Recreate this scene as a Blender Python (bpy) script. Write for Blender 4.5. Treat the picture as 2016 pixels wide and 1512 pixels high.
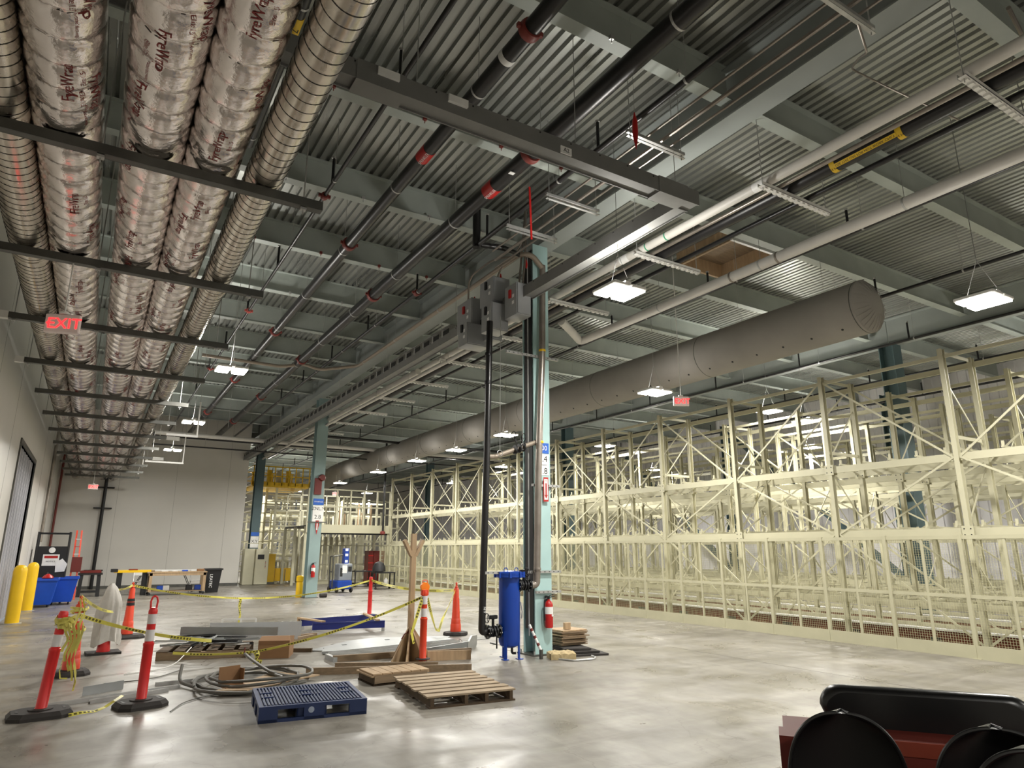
import bpy, math, random
from mathutils import Matrix, Vector
for o in list(bpy.data.objects): bpy.data.objects.remove(o)
S = bpy.context.scene
random.seed(7)
# ---------------------------------------------------------------- camera
cam_d = bpy.data.cameras.new('camera'); cam = bpy.data.objects.new('camera', cam_d); S.collection.objects.link(cam)
cam_d.sensor_width = 36; cam_d.lens = 1306.4 / 2016 * 36; cam_d.clip_start = .05; cam_d.clip_end = 300
cam.matrix_world = Matrix(((.85158, -.12800, -.50835, 0), (-.52422, -.20617, -.82625, 0), (.00095, .97011, -.24267, 1.65), (0, 0, 0, 1)))
S.camera = cam
# ---------------------------------------------------------------- world, exposure
w = bpy.data.worlds.new('world'); S.world = w; w.use_nodes = True
w.node_tree.nodes['Background'].inputs[0].default_value = (.85, .93, 1, 1)
w.node_tree.nodes['Background'].inputs[1].default_value = .25
S.view_settings.view_transform = 'Standard'; S.view_settings.look = 'None'; S.view_settings.gamma = 1
S.view_settings.use_curve_mapping = False
S.view_settings.exposure = 0.5
LAMP_W = 190.0
UP = .34          # share of lamp power added as upward fill to brighten the ceiling
LAMPC = (1.0, .97, .90)
# ---------------------------------------------------------------- helpers
COL = S.collection
V = Vector
def lin(c):
    return tuple((x / 255 / 12.92 if x / 255 <= .04045 else ((x / 255 + .055) / 1.055) ** 2.4) for x in c) + (1,)
MATS = {}
def mat(name, rgb, rough=.6, metal=0, var=.12, scale=3, bump=0, bscale=40, rough_var=0, coat=0, emit=0, stretch=None, rgb2=None, alpha=1, trans=0, detail=5):
    if name in MATS: return MATS[name]
    m = bpy.data.materials.new(name); m.use_nodes = True; nt = m.node_tree; N = nt.nodes; L = nt.links
    b = N['Principled BSDF']; c = lin(rgb)
    b.inputs['Roughness'].default_value = rough; b.inputs['Metallic'].default_value = metal
    b.inputs['Coat Weight'].default_value = coat
    tc = N.new('ShaderNodeTexCoord'); mp = N.new('ShaderNodeMapping'); L.new(tc.outputs['Object'], mp.inputs[0])
    if stretch: mp.inputs['Scale'].default_value = stretch
    nz = N.new('ShaderNodeTexNoise'); nz.inputs['Scale'].default_value = scale; nz.inputs['Detail'].default_value = detail
    L.new(mp.outputs[0], nz.inputs['Vector'])
    r = N.new('ShaderNodeValToRGB'); L.new(nz.outputs[0], r.inputs[0])
    r.color_ramp.elements[0].position = .3; r.color_ramp.elements[1].position = .7
    d = lin(rgb2) if rgb2 else tuple(min(1, x * (1 + var)) for x in c[:3]) + (1,)
    r.color_ramp.elements[0].color = tuple(x * (1 - var) for x in c[:3]) + (1,) if not rgb2 else c
    r.color_ramp.elements[1].color = d
    L.new(r.outputs[0], b.inputs['Base Color'])
    if rough_var:
        mr = N.new('ShaderNodeMapRange'); L.new(nz.outputs[0], mr.inputs[0])
        mr.inputs[1].default_value = .3; mr.inputs[2].default_value = .7
        mr.inputs[3].default_value = rough - rough_var; mr.inputs[4].default_value = rough + rough_var
        L.new(mr.outputs[0], b.inputs['Roughness'])
    if bump:
        n2 = N.new('ShaderNodeTexNoise'); n2.inputs['Scale'].default_value = bscale; n2.inputs['Detail'].default_value = 4
        L.new(mp.outputs[0], n2.inputs['Vector'])
        bp = N.new('ShaderNodeBump'); bp.inputs['Strength'].default_value = bump; bp.inputs['Distance'].default_value = .01
        L.new(n2.outputs[0], bp.inputs['Height']); L.new(bp.outputs[0], b.inputs['Normal'])
    if emit:
        b.inputs['Emission Color'].default_value = c; b.inputs['Emission Strength'].default_value = emit
    if trans:
        b.inputs['Transmission Weight'].default_value = trans
    MATS[name] = m
    return m
class MB:
    def __init__(s): s.v = []; s.f = []; s.M = None; s.uv = None
    def add(s, vs, fs):
        n = len(s.v)
        s.v += [tuple(s.M @ V(p)) for p in vs] if s.M else [tuple(p) for p in vs]
        s.f += [tuple(i + n for i in f) for f in fs]
    def box(s, x0, y0, z0, x1, y1, z1):
        s.add([(x0,y0,z0),(x1,y0,z0),(x1,y1,z0),(x0,y1,z0),(x0,y0,z1),(x1,y0,z1),(x1,y1,z1),(x0,y1,z1)],
              [(0,3,2,1),(4,5,6,7),(0,1,5,4),(1,2,6,5),(2,3,7,6),(3,0,4,7)]); return s
    def cbox(s, c, sz): return s.box(c[0]-sz[0]/2, c[1]-sz[1]/2, c[2]-sz[2]/2, c[0]+sz[0]/2, c[1]+sz[1]/2, c[2]+sz[2]/2)
    def chbox(s, c, sz, b=.01):          # box with chamfered vertical and top edges
        x, y, z = sz[0]/2, sz[1]/2, sz[2]/2
        def ring(k, zz):
            X, Y = x-k, y-k
            return [(c[0]+p[0], c[1]+p[1], c[2]+zz) for p in ((-X+b,-Y),(X-b,-Y),(X,-Y+b),(X,Y-b),(X-b,Y),(-X+b,Y),(-X,Y-b),(-X,-Y+b))]
        R = ring(b, -z)+ring(0, -z+b)+ring(0, z-b)+ring(b, z)
        fs = [tuple(range(7, -1, -1)), tuple(range(24, 32))]
        for k in range(3):
            for i in range(8): fs.append((k*8+i, k*8+(i+1) % 8, k*8+8+(i+1) % 8, k*8+8+i))
        s.add(R, fs); return s
    def beam(s, p0, p1, w, h, up=(0,0,1)):
        p0, p1 = V(p0), V(p1); d = (p1-p0).normalized(); u = V(up)
        if abs(d.dot(u)) > .99: u = V((0,1,0))
        a = d.cross(u).normalized(); u = a.cross(d)
        q = [p + a*i*w/2 + u*j*h/2 for p in (p0, p1) for i, j in ((-1,-1),(1,-1),(1,1),(-1,1))]
        s.add(q, [(0,1,2,3),(7,6,5,4),(0,4,5,1),(1,5,6,2),(2,6,7,3),(3,7,4,0)]); return s
    def tube(s, pts, r, n=10, cap=True):
        pts = [V(p) for p in pts]; rs = r if isinstance(r, (list, tuple)) else [r]*len(pts)
        t0 = (pts[1]-pts[0]).normalized(); u = V((0,0,1)) if abs(t0.z) < .9 else V((0,1,0))
        a = t0.cross(u).normalized(); vs = []; fs = []; k = len(pts)
        for i, p in enumerate(pts):
            t = ((pts[i]-pts[i-1]).normalized() if i else t0) + ((pts[i+1]-pts[i]).normalized() if i < k-1 else V((0,0,0)))
            t.normalize(); a = (a - t*a.dot(t)).normalized(); b = t.cross(a)
            vs += [p + (a*math.cos(q*2*math.pi/n) + b*math.sin(q*2*math.pi/n))*rs[i] for q in range(n)]
        for i in range(k-1):
            for q in range(n): fs.append((i*n+q, i*n+(q+1) % n, i*n+n+(q+1) % n, i*n+n+q))
        if cap: fs += [tuple(range(n-1, -1, -1)), tuple(range((k-1)*n, k*n))]
        s.add(vs, fs); return s
    def lathe(s, prof, n=20, c=(0,0,0), axis='z'):
        vs = []; k = len(prof)
        for r, z in prof:
            for q in range(n):
                x, y = r*math.cos(q*2*math.pi/n), r*math.sin(q*2*math.pi/n)
                p = (x, y, z) if axis == 'z' else (z, x, y) if axis == 'x' else (y, z, x)
                vs.append((c[0]+p[0], c[1]+p[1], c[2]+p[2]))
        fs = [(i*n+q, i*n+(q+1) % n, i*n+n+(q+1) % n, i*n+n+q) for i in range(k-1) for q in range(n)]
        fs += [tuple(range(n-1, -1, -1)), tuple(range((k-1)*n, k*n))]
        s.add(vs, fs); return s
    def prism(s, poly, z0, z1):
        n = len(poly)
        s.add([(x, y, z0) for x, y in poly]+[(x, y, z1) for x, y in poly],
              [tuple(range(n-1, -1, -1)), tuple(range(n, 2*n))]+[(i, (i+1) % n, n+(i+1) % n, n+i) for i in range(n)]); return s
    def ibeam(s, p0, p1, w, h, t=.012):  # h along z, from p0 to p1 (bottom centre line)
        p0, p1 = V(p0), V(p1); z = V((0,0,1))
        s.beam(p0+z*t/2, p1+z*t/2, w, t); s.beam(p0+z*(h-t/2), p1+z*(h-t/2), w, t); s.beam(p0+z*h/2, p1+z*h/2, t, h-2*t); return s
    def mesh(s, name='m'):
        me = bpy.data.meshes.new(name); me.from_pydata(s.v, [], s.f); me.update()
        return me
    def build(s, name, m, parent=None, smooth=True, loc=None):
        me = s.mesh(name); me.materials.append(m)
        if smooth:
            me.shade_smooth(); me.set_sharp_from_angle(angle=.7)
        return link(name, me, parent, loc)
def link(name, me, parent=None, loc=None):
    o = bpy.data.objects.new(name, me); COL.objects.link(o)
    if parent: o.parent = parent
    if loc: o.location = loc
    return o
def tag(o, label=None, cat=None, group=None, kind=None):
    if label: o['label'] = label
    if cat: o['category'] = cat
    if group: o['group'] = group
    if kind: o['kind'] = kind
    return o
def thing(name, label, cat, loc=(0,0,0), rz=0, group=None, kind=None):
    o = bpy.data.objects.new(name, None); COL.objects.link(o); o.location = loc; o.rotation_euler = (0,0,rz); o.empty_display_size = .1
    return tag(o, label, cat, group, kind)
def one(name, mb, m, label, cat, group=None, loc=None, rz=0, smooth=True):
    o = mb.build(name, m, None, smooth, loc); o.rotation_euler = (0,0,rz); return tag(o, label, cat, group)
def copy_tree(o, parent=None, src=None):
    c = o.copy(); COL.objects.link(c); c.parent = parent
    for ch in list(o.children): copy_tree(ch, c)
    return c
def bend(pts, r=.15, n=5):
    pts = [V(p) for p in pts]; out = [pts[0]]
    for i in range(1, len(pts)-1):
        a, b, c = pts[i-1], pts[i], pts[i+1]
        q = min(r, (a-b).length*.45, (c-b).length*.45)
        s0 = b+(a-b).normalized()*q; s1 = b+(c-b).normalized()*q
        for k in range(n+1):
            t = k/n; out.append(s0*(1-t)**2 + b*2*t*(1-t) + s1*t*t)
    return out+[pts[-1]]
def text_mesh(s, size, align='CENTER', sub=0):
    cu = bpy.data.curves.new('t', 'FONT'); cu.body = s; cu.size = size; cu.align_x = align; cu.align_y = 'CENTER'; cu.resolution_u = 3
    o = bpy.data.objects.new('t', cu); COL.objects.link(o)
    dg = bpy.context.evaluated_depsgraph_get(); me = bpy.data.meshes.new_from_object(o.evaluated_get(dg))
    bpy.data.objects.remove(o); return me
def lettering(s, size, m, parent, loc, rot=(math.pi/2,0,0), name='lettering', bold=0):
    me = text_mesh(s, size); me.materials.clear(); me.materials.append(m); o = link(name, me, parent, loc); o.rotation_euler = rot
    return o
# ---------------------------------------------------------------- materials
M_wall = mat('painted wall', (212,209,203), .38, var=.04, scale=.6, bump=.05, bscale=25)
M_deck = mat('galvanised deck', (158,160,155), .34, .6, var=.2, scale=2.2, bump=.08, bscale=18, stretch=(1,.12,1), rough_var=.08)
M_joist = mat('pale green steel paint', (162,169,163), .5, var=.08, scale=2)
M_girder = mat('blue green steel paint', (150,156,153), .5, var=.08, scale=1.4)
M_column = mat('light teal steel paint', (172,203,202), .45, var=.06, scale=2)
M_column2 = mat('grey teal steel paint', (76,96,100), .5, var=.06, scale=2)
M_cream = mat('cream rack paint', (190,186,160), .45, var=.05, scale=2)
M_cream2 = mat('cream fence paint', (182,178,151), .48, var=.05, scale=3)
M_wire = mat('cream wire', (190,186,150), .45, var=.05)
M_black = mat('black pipe paint', (26,25,26), .34, var=.2, scale=4)
M_dark = mat('matt black plastic', (24,24,26), .55, var=.15)
M_iron = mat('black cast iron', (30,30,32), .4, .3, var=.2, scale=12)
M_galv = mat('galvanised strut', (180,180,178), .42, .5, var=.12, scale=8)
M_strut = mat('dull steel strut', (96,96,92), .45, .7, var=.15, scale=6)
M_white = mat('white pipe jacket', (205,202,196), .5, var=.05, scale=3)
M_whitep = mat('white enamel', (225,224,220), .4, var=.03)
M_bus = mat('grey busway casing', (120,120,118), .55, 0, var=.08, scale=4)
M_box = mat('grey switch box enamel', (158,160,162), .4, .2, var=.05)
M_red = mat('red paint', (178,28,26), .4, var=.1)
M_cplred = mat('oxide red coupling', (118,46,40), .5, var=.12)
M_foil = mat('crinkled foil jacket', (226,218,214), .19, 1, var=.06, scale=5, bump=.4, bscale=34, rough_var=.07)
M_spiral = mat('spiral duct steel', (196,188,176), .27, 1, var=.14, scale=7, rough_var=.08, stretch=(1,.5,1))
M_seam = mat('duct seam', (60,58,55), .5, .6)
M_band = mat('tie wire', (110,104,100), .4, .8)
M_print = mat('dark red print', (124,42,40), .6, var=.1)
M_fabric = mat('grey duct fabric', (150,146,140), .9, var=.06, scale=2, bump=.2, bscale=9)
M_orange = mat('orange plastic', (212,64,34), .4, var=.08, scale=5)
M_pink = mat('fluorescent red plastic', (214,42,42), .38, var=.06, scale=5)
M_refl = mat('white reflective band', (215,212,212), .35, var=.05)
M_rubber = mat('black rubber base', (46,42,40), .75, var=.2, scale=14)
M_yellow = mat('yellow enamel', (238,192,12), .38, var=.05)
M_wood = mat('pale lumber', (172,146,114), .65, var=.14, scale=3, stretch=(6,6,.8), bump=.1)
M_woodh = mat('sawn lumber', (132,112,88), .7, var=.22, scale=4, stretch=(1,8,8), bump=.15)
M_pallet = mat('weathered pallet board', (158,140,116), .75, var=.25, scale=5, stretch=(1,7,7), bump=.2)
M_paldark = mat('dark pallet lumber', (84,68,50), .8, var=.25, scale=5)
M_card = mat('brown cardboard', (134,100,68), .8, var=.08, scale=2)
M_navy = mat('navy blue pallet plastic', (30,48,92), .45, var=.1, scale=6)
M_blue = mat('royal blue enamel', (14,62,158), .35, var=.06, scale=3)
M_beamblue = mat('blue rack beam', (26,40,120), .4, var=.06)
M_bin = mat('blue bin plastic', (24,78,190), .4, var=.08)
M_sheet = mat('bare steel sheet', (158,161,162), .36, .55, var=.12, scale=3, rough_var=.08)
M_cable = mat('grey rubber cable', (92,90,84), .5, var=.1)
M_cloth = mat('pale grey cloth', (196,192,186), .9, var=.06, scale=10, bump=.4, bscale=14)
M_copper = mat('galvanised pipe', (150,142,134), .35, .7, var=.15, scale=5)
M_tan = mat('tan pipe', (150,138,124), .5, .3, var=.08)
M_glass = mat('clear plastic', (220,222,224), .15, var=.02, trans=.6)
M_txt = mat('black print', (20,20,20), .6)
M_wtxt = mat('white print', (240,240,240), .6)
M_signblue = mat('sign blue', (24,92,190), .4)
M_signwhite = mat('sign white', (236,236,234), .45)
M_em = mat('lamp lens', (255,250,240), .4, emit=14)
M_exitred = mat('lit red letters', (255,30,34), .4, emit=3.2)
M_exitface = mat('exit sign face', (240,222,218), .4)
M_tape = mat('yellow tape', (204,194,96), .45, var=.1, scale=9)
M_machgrey = mat('machine grey enamel', (128,134,142), .4, var=.06)
M_beige = mat('beige cabinet enamel', (206,202,176), .45, var=.04)
M_maroon = mat('dark red cabinet', (104,28,22), .4, var=.1)
M_strip = mat('grey ribbed door strip', (176,176,182), .4, 0, var=.15, scale=2, stretch=(8,8,.3))
M_rail = mat('rust brown rail', (116,62,42), .6, .3, var=.15)
M_foam = mat('dusty insulation', (176,158,120), .9, var=.2, scale=12, bump=.5, bscale=30)
M_vinyl = mat('black vinyl', (14,14,15), .3, var=.1, bump=.03)
M_cartred = mat('orange red cart paint', (98,27,13), .6, var=.08)
# ---- floor: polished concrete with patches, stains and fine cracks
def floor_mat():
    m = bpy.data.materials.new('polished concrete'); m.use_nodes = True; nt = m.node_tree; N = nt.nodes; L = nt.links; b = N['Principled BSDF']
    tc = N.new('ShaderNodeTexCoord')
    def noise(sc, det, stre=(1,1,1), dist=0):
        mp = N.new('ShaderNodeMapping'); mp.inputs['Scale'].default_value = stre; L.new(tc.outputs['Object'], mp.inputs[0])
        n = N.new('ShaderNodeTexNoise'); n.inputs['Scale'].default_value = sc; n.inputs['Detail'].default_value = det; n.inputs['Distortion'].default_value = dist
        L.new(mp.outputs[0], n.inputs['Vector']); return n.outputs[0]
    def ramp(x, a, b_, ca, cb):
        r = N.new('ShaderNodeValToRGB'); L.new(x, r.inputs[0]); e = r.color_ramp.elements
        e[0].position = a; e[1].position = b_; e[0].color = ca; e[1].color = cb; return r.outputs[0]
    def mul(a, b_, f=1):
        x = N.new('ShaderNodeMix'); x.data_type = 'RGBA'; x.blend_type = 'MULTIPLY'; x.inputs[0].default_value = f; L.new(a, x.inputs[6]); L.new(b_, x.inputs[7]); return x.outputs[2]
    base = ramp(noise(.45, 8, dist=.6), .32, .72, lin((126,121,113)), lin((160,155,146)))
    fine = ramp(noise(7, 10, (1,.4,1), .5), .3, .7, (.76,.76,.75,1), (1,1,1,1))
    streak = ramp(noise(1.3, 9, (.35,2.0,1), 1.2), .3, .6, (.72,.71,.69,1), (1,1,1,1))
    vo = N.new('ShaderNodeTexVoronoi'); vo.feature = 'DISTANCE_TO_EDGE'; vo.inputs['Scale'].default_value = .8
    wp = N.new('ShaderNodeMapping'); L.new(tc.outputs['Object'], wp.inputs[0])
    nn = N.new('ShaderNodeTexNoise'); nn.inputs['Scale'].default_value = 1.4; nn.inputs['Detail'].default_value = 8; L.new(wp.outputs[0], nn.inputs['Vector'])
    ad = N.new('ShaderNodeMix'); ad.data_type = 'RGBA'; ad.blend_type = 'ADD'; ad.inputs[0].default_value = 1.2; L.new(wp.outputs[0], ad.inputs[6]); L.new(nn.outputs['Color'], ad.inputs[7])
    L.new(ad.outputs[2], vo.inputs['Vector'])
    crack = ramp(vo.outputs['Distance'], .0, .008, (.66,.64,.62,1), (1,1,1,1))
    c = mul(mul(mul(base, fine), streak), crack, .7)
    L.new(c, b.inputs['Base Color'])
    mr = N.new('ShaderNodeMapRange'); L.new(noise(1.1, 8, dist=1), mr.inputs[0]); mr.inputs[1].default_value = .35; mr.inputs[2].default_value = .65; mr.inputs[3].default_value = .26; mr.inputs[4].default_value = .5
    L.new(mr.outputs[0], b.inputs['Roughness'])
    bp = N.new('ShaderNodeBump'); bp.inputs['Strength'].default_value = .12; bp.inputs['Distance'].default_value = .01; L.new(noise(3, 8), bp.inputs['Height']); L.new(bp.outputs[0], b.inputs['Normal'])
    return m
M_floor = floor_mat()
def tape_mat():
    m = bpy.data.materials.new('caution tape'); m.use_nodes = True; nt = m.node_tree; N = nt.nodes; L = nt.links; b = N['Principled BSDF']; b.inputs['Roughness'].default_value = .4
    uv = N.new('ShaderNodeUVMap'); sp = N.new('ShaderNodeSeparateXYZ'); L.new(uv.outputs[0], sp.inputs[0])
    def mth(op, a, b_=None, v=None):
        x = N.new('ShaderNodeMath'); x.operation = op; L.new(a, x.inputs[0])
        if b_ is not None: L.new(b_, x.inputs[1])
        if v is not None: x.inputs[1].default_value = v
        return x.outputs[0]
    u = mth('FRACT', mth('MULTIPLY', sp.outputs[0], v=1.6)); word = mth('LESS_THAN', u, v=.5)
    let = mth('LESS_THAN', mth('FRACT', mth('MULTIPLY', sp.outputs[0], v=22)), v=.6)
    band = mth('LESS_THAN', mth('ABSOLUTE', mth('SUBTRACT', sp.outputs[1], v=.5)), v=.3)
    f = mth('MULTIPLY', mth('MULTIPLY', word, let), band)
    mx = N.new('ShaderNodeMix'); mx.data_type = 'RGBA'; mx.inputs[6].default_value = lin((210,202,88)); mx.inputs[7].default_value = lin((92,84,34)); L.new(f, mx.inputs[0])
    L.new(mx.outputs[2], b.inputs['Base Color']); return m
M_tapeC = tape_mat()
# ---------------------------------------------------------------- the high-bay lamps
def highbay():
    t = thing('high_bay_light', None, 'light')
    mb = MB()
    for s in (-1, 1): mb.chbox((s*.16, 0, .045), (.27, .5, .05), .01)
    mb.box(-.05, -.2, .06, .05, .2, .12)
    mb.build('housing', M_whitep, t)
    for s in (-1, 1): MB().box(s*.16-.12, -.23, .0, s*.16+.12, .23, .019).build('lens', M_em, t, False)
    return t
LAMPS = [  # x, y, rot, words
    (1.98,14.2,'nearest of the row beside the ducts'), (2.05,20.9,'second of the row beside the ducts'), (2.1,27.3,'in front of the white end wall'),
    (5.95,6.75,'hanging by the white pipes right of the teal column'), (10.0,3.9,'at the far right beside the end of the fabric duct'),
    (9.99,10.32,'under the fabric duct just left of the hanging exit sign'), (10.09,16.75,'under the fabric duct behind the black riser pipe'), (10.23,20.27,'under the fabric duct left of the black riser'),
    (10.23,23.6,'under the fabric duct, third from its far end'), (10.32,28.0,'under the fabric duct, second from its far end'), (10.42,33.7,'under the far end of the fabric duct by the yellow platform'),
    (14.8,11.1,'above the racks, right of the hanging exit sign'), (15.0,18.1,'above the racks, right of the teal column'), (15.05,25.2,'above the far racks, just left of the riser pipe'),
    (16.9,11.5,'above the second rack block, partly behind posts'), (20.5,6.0,'high above the racks at the far right'), (21.5,14.5,'above the rearmost racks near the side wall'), (21.5,22.5,'above the rearmost racks, farther one'), (16.5,33,'above the far end of the racks'),
    (7.6,41.5,'beyond the yellow platform tower, nearer one'), (10.6,43,'beyond the raised platform, left one'), (14.8,42,'beyond the raised platform, right one'), (8.5,50,'beyond the yellow platform tower, farther one'), (12.5,52,'farthest of all, behind the raised platform')]
proto = highbay()
lamp_data = bpy.data.lights.new('lamp', 'AREA'); lamp_data.shape = 'RECTANGLE'; lamp_data.size = .5; lamp_data.size_y = .45; lamp_data.energy = LAMP_W; lamp_data.color = LAMPC
up_data = bpy.data.lights.new('fill_up', 'AREA'); up_data.shape = 'RECTANGLE'; up_data.size = .4; up_data.size_y = .35; up_data.energy = LAMP_W*UP; up_data.color = LAMPC
up_dim = up_data.copy(); up_dim.energy *= .12      # weaker added fill below the fabric duct, sparing it hot spots
def put_lamp(i, x, y, words, z=5.2):
    o = proto if i == 0 else copy_tree(proto)
    o.location = (x, y, z); tag(o, 'lit white high-bay lamp '+words, group='high bay lamps')
    l = bpy.data.objects.new('lamp_light', lamp_data); COL.objects.link(l); l.location = (x, y, z-.012)
    if 9.9 < x < 10.5: up = up_dim
    else: up = up_data
    u = bpy.data.objects.new('fill_uplight', up); COL.objects.link(u); u.location = (x, y, z+.09); u.rotation_euler = (math.pi,0,0)  # upward fill light added on top of each fixture
    for s in (-1, 1): MB().tube([(0, s*.2, .12), (0, 0, .62)], .004, 4).build('cable', M_galv, o)
    MB().tube([(0, 0, .62), (0, 0, 7.95-z)], .005, 4).build('cable', M_galv, o)
for i, a in enumerate(LAMPS): put_lamp(i, *a, z=4.95 if 9.9 < a[0] < 10.5 else 5.2)
for k, (x, y) in enumerate(((1.5,-4.5),(10.0,-3),(6.5,-8),(15,4.2),(15,-3),(22,-3))):   # the same grid goes on behind the camera
    l = bpy.data.objects.new('lamp_light', lamp_data); COL.objects.link(l); l.location = (x, y, 5.19)
# ================================================================ SETTING
DECK = 7.95
def struct(name, mb, m, parent=None, smooth=False):
    o = mb.build(name, m, parent, smooth); 
    if not parent: o['kind'] = 'structure'
    return o
XR, YF, YB = 26.0, 60.0, -12.0
fl = struct('floor', MB().box(-1.6, YB, -.2, XR, YF, 0), M_floor)
for k, (a, b) in enumerate((((-1.6,17.0),(12,17.0)), ((-1.6,24.0),(12,24.0)), ((8.9,YB),(8.9,50)))):   # saw-cut joints
    MB().beam((*a,.0004), (*b,.0004), .006, .001).build('control_joint', M_rubber, fl, False)
# left wall with a door opening
D0, D1, DZ = 17.75, 22.1, 3.9
wl = MB().box(-1.95, YB, 0, -1.6, D0, 8).box(-1.95, D1, 0, -1.6, 35.3, 8).box(-1.95, D0, DZ, -1.6, D1, 8)
WL = struct('wall_left', wl, M_wall)
for y in range(-2, 35, 3):
    if not D0 < y < D1: MB().box(-1.601, y, 0, -1.598, y+.006, 7.9).build('panel_joint', M_strut, WL, False)
bk = struct('wall_back', MB().box(-1.95, 35.0, 0, 6.15, 35.3, 8), M_wall)
for x in (.7, 3.0, 5.3): MB().box(x, 34.997, 0, x+.006, 35.0, 7.9).build('panel_joint', M_strut, bk, False)
struct('wall_back_side', MB().box(5.95, 35.3, 0, 6.15, YF, 8), M_wall)
struct('baseboard_back', MB().box(-1.6, 34.985, 0, 6.15, 35, .12), M_strut)
struct('wall_far', MB().box(5.9, YF, 0, XR+.2, YF+.2, 8), M_wall)
struct('wall_behind', MB().box(-2, YB-.2, 0, XR+.2, YB, 8), M_wall)
wr = MB()      # ribbed metal siding on the right
n = int((YF-YB)/.3)
vs, fs = [], []
for i in range(n+1):
    y = YB+i*.3
    for yy, xx in ((y, 0), (y+.2, 0), (y+.22, .04), (y+.28, .04)):
        vs += [(XR+xx, yy, 0), (XR+xx, yy, 8)]
fs = [(2*i, 2*i+1, 2*i+3, 2*i+2) for i in range(len(vs)//2-1)]
wr.add(vs, fs); struct('wall_right', wr, mat('white ribbed siding', (232,230,232), .5, var=.03))
d = struct('door_1', MB().box(-1.95, D0-.08, 0, -1.57, D0, DZ+.1).box(-1.95, D1, 0, -1.57, D1+.08, DZ+.1).box(-1.95, D0, DZ, -1.57, D1, DZ+.1), M_strut)
k = 0
y = D0+.02
while y < D1-.1:                                   # hanging ribbed door strips, each one its own piece
    mb = MB(); x0 = -1.66+(k % 2)*.02
    for q in range(4): mb.box(x0+(q % 2)*.012, y+q*.07, .02, x0+.012+(q % 2)*.012, y+q*.07+.068, DZ-.02)
    mb.build('door_strip', M_strip, d, False); y += .285; k += 1
# ceiling deck: trapezoid ribs running away from the camera
P = .152; vs = []; x = -1.7
while x < XR+.3:
    for dx, z in ((0, 0), (.08, 0), (.096, .05), (.136, .05)): vs += [(x+dx, YB, DECK+z), (x+dx, YF, DECK+z)]
    x += P
fs = [(2*i, 2*i+2, 2*i+3, 2*i+1) for i in range(len(vs)//2-1)]
ce = MB(); ce.add(vs, fs); CE = struct('ceiling', ce, M_deck)
struct('roof_cover', MB().box(-2, YB-.2, DECK+.1, XR+.3, YF+.2, DECK+.2), M_dark); bpy.data.objects['roof_cover'].name = 'roof_slab'  # unseen roof cover above the deck
# joists (across) and girders (away), parts of the ceiling
JY = [10.1+2.52*k for k in range(-7, 20)]
for y in JY:
    a, b = (-1.55, XR-.05)
    segs = [(-1.55, 6.5), (6.7, 18.2), (18.4, XR-.02)] if y < 36 else [(6.1, 18.2), (18.4, XR-.02)]
    for s in segs:
        mb = MB().ibeam((s[0], y, 7.45), (s[1], y, 7.45), .18, .5, .016); mb.build('joist', M_joist, CE, False)
for x in (6.6, 18.3):
    ys = [-11.9, 9.6, 24.8, 40, 59.9]
    for q in range(4): MB().ibeam((x, ys[q]+.01, 7.2), (x, ys[q+1]-.01, 7.2), .36, .74, .024).build('girder', M_girder, CE, False)
for k, y in enumerate(JY):                       # beam clamps with cut bolts on the near flanges
    if -1 < y < 16:
        for x in (1.9, 3.18, 4.41, 5.5):
            MB().cbox((x, y-.1, 7.455), (.05, .04, .05)).tube([(x, y-.1, 7.38), (x, y-.1, 7.5)], .006, 5).build('beam_clamp', M_galv if k % 2 else M_cplred, CE, False)
# roof curb opening
ro = thing('roof_curb_opening', 'square timber-lined roof opening above the white pipes', 'roof opening', (10.7, 8.7, 0))
for a in ((-.7,-.75,.7,-.69), (-.7,.69,.7,.75), (-.7,-.69,-.64,.69), (.64,-.69,.7,.69)):
    MB().box(a[0], a[1], 7.6, a[2], a[3], 7.98).build('curb_board', M_whitep if a[0] == -.7 and a[1] < 0 and a[3] < 0 else M_wood, ro, False)
MB().box(-.64, -.69, 7.92, .64, .69, 7.945).build('cover_board', M_woodh, ro, False)
# ---------------------------------------------------------------- columns
def column(x, y, z, label, m, base=True, w=.33, dpt=.36, dark=False):
    t = thing('steel_column', label, 'column', (x, y, 0))
    MB().box(-w/2, -dpt/2, .02, w/2, -dpt/2+.022, z).box(-w/2, dpt/2-.022, .02, w/2, dpt/2, z).box(-.012, -dpt/2+.022, .02, .012, dpt/2-.022, z).build('shaft', m, t, False)
    bp = MB().box(-.25, -.25, 0, .25, .25, .022).build('base_plate', M_strut, t, False)
    for sx in (-1, 1):
        for sy in (-1, 1): MB().tube([(sx*.2, sy*.2, .02), (sx*.2, sy*.2, .07)], .014, 6).build('anchor_bolt', M_galv, bp)
    return t
C1 = column(6.46, 9.68, 7.2, 'teal steel column at centre behind the blue filter tank', M_column)
MB().box(-.16, -.12, .4, -.155, .12, 7.1).build('recess_shade', M_dark, C1, False)  # dark sheet standing in for the shade inside the column recess
C2 = column(6.82, 24.8, 7.2, 'grey green steel column with red strobe and blue sign, left of centre', mat('grey green steel paint', (142,164,164), .5, var=.06, scale=2), w=.4, dpt=.4)
C3 = column(6.9, 36.0, 7.2, 'dark teal steel column at the right edge of the white end wall', M_column2, w=.4, dpt=.4)
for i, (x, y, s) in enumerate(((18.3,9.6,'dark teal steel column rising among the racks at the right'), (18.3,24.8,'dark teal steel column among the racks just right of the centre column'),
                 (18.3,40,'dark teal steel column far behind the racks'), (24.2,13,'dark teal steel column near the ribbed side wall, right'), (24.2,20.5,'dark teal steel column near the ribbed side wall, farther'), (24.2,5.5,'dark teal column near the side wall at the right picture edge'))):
    c = column(x, y, 7.2, s, M_column2, w=.42, dpt=.4)
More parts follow.
